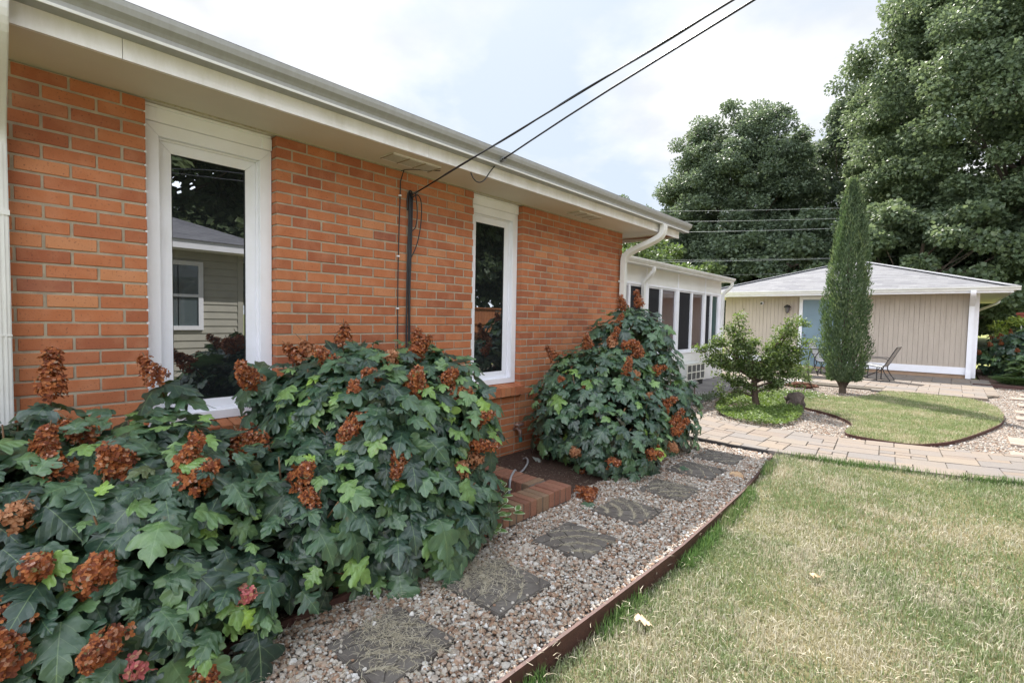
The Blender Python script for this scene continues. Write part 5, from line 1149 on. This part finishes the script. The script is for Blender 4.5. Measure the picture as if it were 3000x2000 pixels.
# ---- low pine branch beside the conifer
lp = empty('dwarf_pine', (1.02, 11.6, 0), 'low dwarf pine branch reaching out left of the narrow conifer base', 'shrub')
mb = MB(); P, T = [], []; r = np.random.default_rng(83)
for e in ((.55, 11.45, .42), (.68, 11.4, .50), (.80, 11.35, .32), (.95, 11.3, .55), (.62, 11.5, .28)):
    pth = chaikin([(1.05, 11.5, .0), (.98, 11.48, .2), e], 2); mb.tube(pth, [.014 - .010 * i / len(pth) for i in range(len(pth))], 5)
    for k in range(260): q = pth[int(r.uniform(.45, .99) * len(pth))]; P.append(np.array(q) + r.normal(0, .035, 3)); T.append(r.normal(0, 1, 3) + np.array([-.3, 0, .7]))
mb.build('stem', M_bark, lp); n = len(P)
cards('foliage', np.array(P), np.array(T), r.normal(size=(n, 3)), np.stack([np.full(n, .008), r.uniform(.04, .07, n), np.full(n, .02)], 1), RH, leafmat('pine_needles', [(0, (.08, .13, .05)), (1, (.18, .25, .10))], .5, .25), lp)
# ---- hosta, iris clump
def rosettes(name, spots, L, m, label, cat, w=.3, nleaf=16, up=.8, seed=5):
    t = empty(name, (spots[0][0], spots[0][1], 0), label, cat); r = np.random.default_rng(seed); P, T, Nn, S = [], [], [], []
    for (x, y, z) in spots:
        for k in range(nleaf):
            a = r.random() * 6.283; o = np.array([math.cos(a), math.sin(a), 0]); hgt = r.uniform(.1, 1) * L * up; P.append(np.array([x, y, z]) + o * L * .35 * r.random() + np.array([0, 0, hgt])); T.append(o + np.array([0, 0, r.uniform(-.2, .7)])); Nn.append(np.array([0, 0, 1]) - o * .3 + r.normal(0, .15, 3)); S.append(L * r.uniform(.7, 1.1))
    cards('foliage', np.array(P), np.array(T), np.array(Nn), np.array(S), lance(5, w, .35), m, t, True); return t
rosettes('hosta', [(4.35 + .33 * i + rr_.normal(0, .08), 16.9 + .5 * j + rr_.normal(0, .08), .05 + .12 * j) for i in range(6) for j in range(3)], .28, leafmat('hosta_leaf', [(0, (.09, .15, .06)), (1, (.17, .24, .10))], .4, .25), 'broad clump of pale green hosta leaves in the shady bed beside the outbuilding', 'hosta', .28, 26, 1.2)
t = empty('liriope_clump', (4.25, 16.0, 0), 'spiky dark grass like clump in front of the hostas', 'plant'); r = np.random.default_rng(91); n = 700; a = r.random(n) * 6.283; P = np.stack([4.25 + r.normal(0, .10, n), 16.0 + r.normal(0, .1, n), np.full(n, .04)], 1)
cards('foliage', P, np.stack([np.cos(a) * .7, np.sin(a) * .7, np.full(n, .8)], 1), np.stack([-np.cos(a), -np.sin(a), np.full(n, .8)], 1), np.stack([np.full(n, .03), r.uniform(.2, .34, n), np.full(n, .25)], 1), lance(4, .3, .6), leafmat('liriope', [(0, (.035, .07, .025)), (1, (.08, .13, .05))], .4, .2), t)
t = empty('golden_shrub', (4.35, 19.8, 0), 'yellow green shrub top catching the sun behind the distant hydrangea', 'shrub'); crown('foliage', (4.45, 19.9, 1.0), (.7, .6, .62), 26, 5000, .07, leafmat('golden_leaf', [(0, (.10, .17, .03)), (.5, (.22, .30, .06)), (1, (.38, .42, .10))], .4, .35, (.4, .5, .05)), t, 93, (.2, .35), .3, .05)
mb = MB(); mb.tube([(4.35, 19.8, 0), (4.4, 19.85, .9)], [.03, .015], 6); mb.build('stem', M_bark, t)

# ================================================================ ROCKS, LAMP, FURNITURE
def rock(name, c, s, seed, m, label, cat, sub=4, amp=.22):
    bm = bmesh.new(); bmesh.ops.create_icosphere(bm, subdivisions=sub, radius=1)
    from mathutils import noise
    for v in bm.verts:
        n_ = noise.fractal(v.co * 1.6 + Vector((seed, 0, 0)), 1.0, 2.2, 4); v.co *= 1 + amp * n_ + amp * .5 * noise.noise(v.co * 4 + Vector((seed, 9, 0)))
        v.co = Vector((c[0] + v.co.x * s[0], c[1] + v.co.y * s[1], c[2] + v.co.z * s[2]))
    me = bpy.data.meshes.new(name); bm.to_mesh(me); bm.free(); me.polygons.foreach_set('use_smooth', np.full(len(me.polygons), True))
    return tag(link(name, me, m), label, cat)
rock('lava_rock', (1.36, 8.50, .09), (.15, .13, .16), 3, simple('pitted_rock', (.045, .035, .030), (.13, .10, .085), 12, .95, 1.0, 60), 'dark brown pitted rock with a notched top on the groundcover edge', 'rock', 4, .42)
rock('driftwood', (.86, 11.58, .05), (.24, .08, .06), 5, simple('driftwood_brown', (.20, .085, .05), (.09, .045, .03), 9, .9, .8, 50, stretch=(.5, 3, 3)), 'flat piece of reddish brown driftwood lying on the bright gravel', 'driftwood', 4, .5)
rock('pale_rock', (.55, 11.85, .05), (.34, .22, .09), 6, simple('white_rock', (.52, .50, .47), (.36, .34, .32), 6, .8, .6, 40), 'flat whitish rock lying behind the driftwood on the gravel', 'rock', 3, .3)
rock('blue_rock', (4.72, 16.35, .16), (.32, .24, .2), 8, simple('blue_grey_rock', (.10, .11, .16), (.18, .19, .25), 7, .7, .6, 30), 'blue grey angular rock at the edge of the hosta bed', 'rock', 3, .35)
# path light
pl = empty('path_light', (.14, 7.67, 0), 'short garden path light with a silver cone cap near the concrete pad', 'path light')
mb = MB(); mb.tube([(.14, 7.67, -.02), (.14, 7.67, .36)], .011, 8); mb.build('pole', simple('bronze', (.10, .07, .055), None, 5, .5), pl)
mb = MB(); mb.tube([(.14, 7.67, .345), (.14, 7.67, .36), (.14, 7.67, .40), (.14, 7.67, .405)], [.066, .064, .016, .008], 16); mb.build('cap', simple('zinc', (.30, .30, .31), None, 5, .35, metal=.5), pl, smooth=False)
mb = MB(); mb.tube([(.14, 7.67, .31), (.14, 7.67, .344)], .024, 12); mb.build('lens', simple('frosted', (.4, .4, .38), None, 4, .3), pl)
# flagstones on the right
M_flag = simple('worn_plank', (.36, .29, .24), (.22, .17, .14), 7, .95, .5, 60, stretch=(1, 5, 1))
for i, (x0, x1, y0, y1) in enumerate(((3.62, 4.5, 7.02, 7.30), (3.66, 4.5, 7.75, 8.25), (3.86, 4.6, 9.95, 10.28), (3.90, 4.7, 10.70, 11.05), (4.0, 4.8, 11.7, 12.1), (3.98, 4.8, 12.75, 13.1), (4.15, 4.9, 13.55, 13.85))):
    mb = MB(); mb.box(x0, x1, y0, y1, -.04, .022, .006); o = mb.build('flagstone', M_flag)
    tag(o, ['nearest of the worn flagstones crossing the gravel at the right edge', 'wide flagstone second from the paver path at the right edge', 'flagstone beside the widest bulge of the oval lawn, lower of the middle pair', 'flagstone upper of the middle pair beside the oval lawn',
            'flagstone level with the tip of the curved patio corner', 'flagstone just above the patio corner on the right gravel', 'farthest flagstone, right below the mulch bed edging'][i], 'flagstone', 'flagstones along the right gravel')
# patio chair (sling)
M_iron = simple('black_iron', (.02, .02, .022), None, 5, .45)
M_sling = simple('sling_mesh', (.34, .34, .35), (.42, .42, .42), 60, .7)
def chair(name, ox, oy, rot, label):
    e = empty(name, (ox, oy, .036), label, 'chair', 'sling patio chairs'); inv = Matrix(); e.rotation_euler.z = rot; e.scale = (.88, .88, .88)
    prof = [(-.30, .40), (-.26, .415), (-.1, .395), (.08, .365), (.15, .365), (.19, .40), (.24, .50), (.33, .68), (.42, .86), (.445, .90)]
    pr = chaikin([(x, 0, z) for x, z in prof], 2); W = .25
    mb = MB()
    for a, b in zip(pr[:-1], pr[1:]): mb.add([(a.x, -W + .02, a.z), (a.x, W - .02, a.z), (b.x, W - .02, b.z), (b.x, -W + .02, b.z), (a.x, -W + .02, a.z - .006), (a.x, W - .02, a.z - .006), (b.x, W - .02, b.z - .006), (b.x, -W + .02, b.z - .006)], [(0, 1, 2, 3), (7, 6, 5, 4), (0, 3, 7, 4), (1, 5, 6, 2)])
    o = mb.build('seat', M_sling, e); o.matrix_parent_inverse = inv
    for s in (-1, 1):
        mb = MB(); mb.tube([(p.x, s * W, p.z) for p in pr], .011, 6)
        mb.tube(chaikin([(-.28, s * W, .40), (-.30, s * W, .55), (-.26, s * W, .62), (-.05, s * W, .60), (.20, s * W, .60), (.27, s * W, .56)], 1), .010, 6)
        o = mb.build('side_frame', M_iron, e, smooth=True); o.matrix_parent_inverse = inv
        mb = MB(); mb.tube(chaikin([(.18, s * W, .40), (.16, s * W, .30), (.26, s * W, .12), (.34, s * W, .02), (.30, s * W, .012), (-.32, s * W, .012)], 2), .012, 6)
        mb.tube(chaikin([(.10, s * W, .36), (.02, s * W, .22), (-.2, s * W, .12), (-.34, s * W, .014)], 2), .009, 6)
        o = mb.build('leg', M_iron, e, smooth=True); o.matrix_parent_inverse = inv
        mb = MB(); mb.tube([(.04, s * W, .35), (.04, s * W, .01)], .014, 6); o = mb.build('leg', M_iron, e); o.matrix_parent_inverse = inv
        mb = MB(); mb.tube([(-.25, s * W, .40), (-.27, s * W, .01)], .014, 6); o = mb.build('leg', M_iron, e); o.matrix_parent_inverse = inv
    mb = MB(); mb.add([(.425, -W, .868), (.425, W, .868), (.452, W, .915), (.452, -W, .915), (.432, -W, .862), (.432, W, .862), (.460, W, .910), (.460, -W, .910)], [(0, 1, 2, 3), (7, 6, 5, 4), (0, 4, 5, 1), (2, 6, 7, 3), (1, 5, 6, 2), (0, 3, 7, 4)])
    for k in range(5): y = -.17 + k * .085; mb.tube([(.428, y - .03, .875), (.434, y, .885), (.436, y + .03, .90)], .006, 5)
    o = mb.build('headrest_scroll', simple('scroll_metal', (.42, .41, .38), (.1, .1, .1), 60, .5), e); o.matrix_parent_inverse = inv
chair('patio_chair', 1.84, 14.30, R(-6), 'black framed grey sling patio chair on the pavers, just right of the conifer')
chair('patio_chair', .72, 14.9, R(168), 'sling patio chair mostly hidden between the small maple and the conifer')
tb = empty('patio_table', (.35, 14.1, .036), 'dark edged patio table in front of the blue door', 'table')
mb = MB(); mb.tube([(.35, 14.1, .70), (.35, 14.1, .725)], .44, 28); mb.build('tabletop', glassmat('table_glass', (.10, .10, .12), .2), tb)
mb = MB(); mb.tube([(.35 + .45 * math.cos(k * math.pi / 14), 14.1 + .45 * math.sin(k * math.pi / 14), .712) for k in range(29)], .014, 6); mb.build('rim', M_iron, tb, smooth=True)
for k in range(4):
    a = .6 + k * math.pi / 2; mb = MB(); mb.tube(chaikin([(.35 + .40 * math.cos(a), 14.1 + .40 * math.sin(a), .70), (.35 + .22 * math.cos(a), 14.1 + .22 * math.sin(a), .4), (.35 + .36 * math.cos(a), 14.1 + .36 * math.sin(a), .037)], 2), .012, 6); mb.build('leg', M_iron, tb, smooth=True)

# ================================================================ CABLES
def lerp3(a, b, t): return Vector(a).lerp(Vector(b), t)
def sagline(a, b, sag, n=24, ext=None): return [lerp3(a, b, i / n) + Vector((0, 0, -sag * 4 * (i / n) * (1 - i / n))) for i in range(n + 1)]
A0 = Vector((.035, 2.335, 2.244)); A1 = Vector((2.336, 2.329, 2.736)); dA = (A1 - A0)
pole = A0 + dA * 5.2
mb = MB(); L = sagline(A0, A0 + dA * 5.2, 0, 40); 
mb.tube(L, .0055, 8); mb.tube([p + Vector((0, .0045 * math.cos(i * .25), .0045 * math.sin(i * .25))) for i, p in enumerate([lerp3(L[0], L[-1], k / 300) for k in range(3, 301)])], .0045, 6)
tag(mb.build('service_cable', M_cable, smooth=True), 'thicker black overhead cable rising to the right from the cable bundle on the wall', 'cable')
B0 = Vector((.44, 2.80, 2.50)); B1 = Vector((2.33, 2.601, 2.868)); dB = B1 - B0
mb = MB(); mb.tube([B0 + dB * (k / 30 * 5.6) + Vector((0, 0, .012 * math.sin(k * .7))) for k in range(31)], .0062, 8)
mb.tube(chaikin([(.385, 2.57, 2.392), (.40, 2.58, 2.345), (.41, 2.62, 2.315), (.42, 2.68, 2.34), (.43, 2.73, 2.42), (.44, 2.78, 2.48), (.46, 2.80, 2.515)], 2), .0045, 6)
tag(mb.build('phone_cable', M_cable, smooth=True), 'thinner overhead cable hooked to the white fascia with a wire loop', 'cable')
mb = MB()
for k in range(5): c = B0 + dB * (.004 + k * .010); mb.tube([c + Vector((.0, .016 * math.cos(t * .9), .016 * math.sin(t * .9))) for t in range(8)], .003, 5)
mb.tube([B0 + Vector((-.03, -.05, -.02)), B0 + Vector((-.05, -.07, .02)), B0 + Vector((-.01, -.03, .015)), B0 + Vector((.02, .0, -.01)), B0 + Vector((-.03, -.04, -.03))], .003, 5)
tag(mb.build('cable_clamp', M_steel, smooth=True), 'twisted metal clamp gripping the thin cable at the fascia', 'clamp')
# bundle down the wall
cb = empty('cable_bundle', (.03, 2.29, 2.25), 'bundle of black cables running down the brick wall from the overhead cable', 'cables')
for k, (dy, dx, rd) in enumerate(((0, 0, .0085), (.011, .003, .007), (-.010, .002, .006), (.003, .011, .005))):
    mb = MB(); wob = lambda z: .010 * math.sin(z * 2.1 + k) + .012 * (2.2 - z) * -.3
    mb.tube([(.018 + dx, 2.292 + dy + wob(z) * (.6 + .2 * k), z) for z in np.linspace(2.245 - k * .01, .25, 30)], rd, 7); mb.build('cable', M_cable, cb, smooth=True)
mb = MB(); mb.tube(chaikin([(.03, 2.30, 2.20), (.05, 2.345, 2.235), (.05, 2.38, 2.17), (.035, 2.385, 2.0), (.03, 2.35, 1.84), (.02, 2.30, 1.74)], 3), .0045, 6); mb.tube(chaikin([(.04, 2.325, 2.24), (.05, 2.34, 2.1), (.04, 2.335, 1.98), (.03, 2.305, 1.95)], 3), .0045, 6)
mb.tube(chaikin([(.018, 2.27, 2.1), (.03, 2.255, 2.2), (.03, 2.285, 2.262), (.03, 2.31, 2.22)], 2), .006, 6); mb.build('loop', M_cable, cb, smooth=True)
mb = MB(); mb.tube([(.0, 2.34, 2.244), (.04, 2.335, 2.244)], .007, 8); mb.tube([(.04 + .014 * math.cos(t), 2.335, 2.244 + .014 * math.sin(t)) for t in np.linspace(0, 6.28, 12)], .003, 5); mb.build('anchor_eye', M_steel, cb, smooth=True)
tc_ = empty('thin_wall_cable', (.012, 2.2, 2.39), 'single thin black cable left of the bundle, held by small white clips', 'cable')
mb = MB(); mb.tube([(.012 if z < 2.37 else .05, 2.205 + .007 * math.sin(z * 3) - .006 * (2.4 - z), z) for z in np.linspace(2.378, .3, 30)], .0042, 6); mb.tube(chaikin([(.02, 2.207, 2.378), (.05, 2.21, 2.383), (.12, 2.25, 2.384), (.16, 2.33, 2.384), (.24, 2.40, 2.385)], 2), .003, 5); mb.build('cable', M_cable, tc_, smooth=True)
for z in (2.20, 1.75, 1.36, 1.0): mb = MB(); y = 2.205 + .007 * math.sin(z * 3) - .006 * (2.4 - z); mb.box(.002, .020, y - .009, y + .009, z - .006, z + .006, .002); mb.build('clip', M_white, tc_)
# distant wires
WR = [(7.280, -.0471), (6.760, -.0385), (6.275, -.0252), (4.749, -.0059), (4.767, -.0161), (4.037, .0045)]
for i, (z0, sl_) in enumerate(WR):
    mb = MB(); mb.tube([(x, 31.2 + .37 * x, z0 + sl_ * x + .0016 * (x + 6) ** 2) for x in np.linspace(-32, 6, 24)], [.006, .008, .008, .008, .004, .004][i], 5)
    tag(mb.build('overhead_wire', simple('wire_alu', (.42, .43, .44), None, 4, .5) if i == 0 else bpy.data.materials['wire_alu']), ['highest thin wire crossing in front of the rounded oak', 'second highest wire across the rounded oak', 'third wire across the rounded oak, level with the gutter end', 'lower wire just above the hip roof peak', 'faint wire doubling the one above the hip roof', 'lowest faint wire skimming the hip roof peak'][i], 'wire', 'overhead wires before the trees')
# ================================================================ BACKGROUND
gy = 50.0
fn = empty('board_fence', (8, gy, gz(8, gy)), 'weathered grey board fence far across the back lawn', 'fence')
mb = MB(); x = -6.0; r = random.Random(9)
while x < 26: mb.box(x, x + .14, gy, gy + .02, gz(x, gy), gz(x, gy) + 1.82 + r.uniform(-.02, .02)); x += .148
mb.build('board', simple('grey_board', (.21, .20, .19), (.15, .14, .14), 1.5, .9, stretch=(1, 1, .2)), fn)
shd = empty('shed', (9.5, 55, 1), 'shed behind the grey board fence with a low dark roof', 'shed')
mb = MB(); mb.box(6.6, 12.5, 54, 58, .8, 3.0); mb.build('wall', M_tan, shd)
mb = MB(); mb.prism_y([(5.6, 2.95), (13.4, 2.95), (9.5, 4.4)], 53.5, 58.5); mb.build('roof', simple('dark_roof', (.06, .05, .06), (.09, .08, .09), 2, .9), shd)
pf = empty('picket_fence', (6, 22.5, 0), 'low dark brown picket fence behind the distant hydrangea', 'fence')
mb = MB(); x = 5.0
while x < 10: mb.box(x, x + .07, 22.5, 22.52, -.05, 1.16); x += .16
mb.build('picket', simple('brown_picket', (.16, .08, .04), (.09, .05, .03), 8, .9), pf)
mb = MB(); mb.box(5, 10, 22.521, 22.56, .95, 1.02); mb.box(5, 10, 22.521, 22.56, .3, .37); mb.build('rail', bpy.data.materials['brown_picket'], pf)
bfp = empty('bird_feeder', (5.15, 28.5, 0), 'small red topped bird feeder on a thin pole before the grey fence', 'bird feeder')
mb = MB(); mb.tube([(5.15, 28.5, -.1), (5.15, 28.5, 1.72)], .02, 6); mb.build('pole', simple('pale_pole', (.5, .5, .46), None, 4, .6), bfp)
mb = MB(); mb.box(5.02, 5.28, 28.37, 28.63, 1.74, 1.86, .01); mb.prism_x([(28.33, 1.86), (28.67, 1.86), (28.5, 1.96)], 4.98, 5.32); mb.build('feeder_box', simple('red_wood', (.22, .05, .03), None, 4, .7), bfp)
# neighbouring house and cedar fence (seen mirrored in the window panes)
nh = empty('neighbour_house', (12, 0, 0), 'neighbouring house with beige lap siding and white window, mirrored in the first pane', 'house')
mb = MB(); z = -.1; NX = 9.0
while z < 2.68: mb.add([(NX - .022, -8, z), (NX - .022, 4.35, z), (NX - .004, 4.35, z + .16), (NX - .004, -8, z + .16), (NX, -8, z), (NX, 4.35, z), (NX, 4.35, z + .16), (NX, -8, z + .16)], [(0, 1, 2, 3), (7, 6, 5, 4), (0, 4, 5, 1), (2, 6, 7, 3), (1, 5, 6, 2), (0, 3, 7, 4)]); z += .16
mb.build('siding', simple('lap_siding', (.42, .40, .34), (.38, .36, .31), 3, .7), nh)
MB().box(NX + .001, 17, -8, 4.34, -.1, 2.7).build('wall', simple('siding_backing', (.36, .34, .29), None, 4, .8), nh)
mb = MB(); mb.box(NX - .03, NX + .05, 4.28, 4.40, -.1, 2.66, .004); mb.build('corner_board', bpy.data.materials['lap_siding'], nh)
def nwin(y0, y1, z0, z1):
    mb = MB(); X0, X1 = NX - .06, NX - .024
    for q in ((y0 - .09, y0, z0 - .09, z1 + .09), (y1, y1 + .09, z0 - .09, z1 + .09), (y0, y1, z1, z1 + .09), (y0, y1, z0 - .09, z0), (y0, y1, (z0 + z1) / 2 - .03, (z0 + z1) / 2 + .03)): mb.box(X0, X1, *q)
    for yy in (y0 + (y1 - y0) / 3, y0 + (y1 - y0) * 2 / 3): mb.box(X0 + .03, X1, yy - .01, yy + .01, z0, z1)
    o = mb.build('window', M_white, nh); MB().box(NX - .030, NX - .026, y0, y1, z0, z1).build('pane', glassmat('neighbour_glass', (.12, .15, .16), .12), o)
nwin(2.35, 3.48, 1.02, 2.32); nwin(-2.5, -1.3, 1.02, 2.32)
mb = MB(); mb.box(8.38, 8.42, -8.5, 4.95, 2.62, 2.80); mb.box(8.42, 17, 4.91, 4.95, 2.62, 2.80); mb.build('fascia', M_white, nh)
MB().box(8.42, 9.2, -8.5, 4.9, 2.63, 2.65).build('soffit', M_white, nh)
mb = bpy.data.meshes.new('roof'); c = [(8.34, -8.5, 2.80), (8.34, 4.99, 2.80), (13, 4.99 - 4.4, 4.6), (13, -8.5, 4.6), (17.6, 4.99, 2.80), (17.6, -8.5, 2.80)]; mb.from_pydata(c, [], [(0, 1, 2, 3), (1, 4, 2), (4, 5, 3, 2)]); l = mb.uv_layers.new(name='UVMap')
for p in mb.polygons:
    for li in p.loop_indices: q = c[mb.loops[li].vertex_index]; l.data[li].uv = (q[1], q[0] * 1.07)
link('roof', mb, M_shingle2, nh)
cf = empty('cedar_fence', (9.6, 12, 0), 'orange brown cedar fence along the side boundary, mirrored in the second pane', 'fence')
mb = MB(); y = 5.2
while y < 19: mb.box(9.6, 9.62, y, y + .14, -.1, 1.66); y += .146
mb.build('board', simple('cedar', (.36, .13, .05), (.26, .09, .035), 2, .8, stretch=(1, 1, .2)), cf)
mb = MB(); mb.box(9.55, 9.599, 5.2, 19, 1.1, 1.19); mb.box(9.55, 9.599, 5.2, 19, .3, .39); mb.box(9.54, 9.66, 5.2, 19, 1.662, 1.70); mb.build('rail', bpy.data.materials['cedar'], cf)
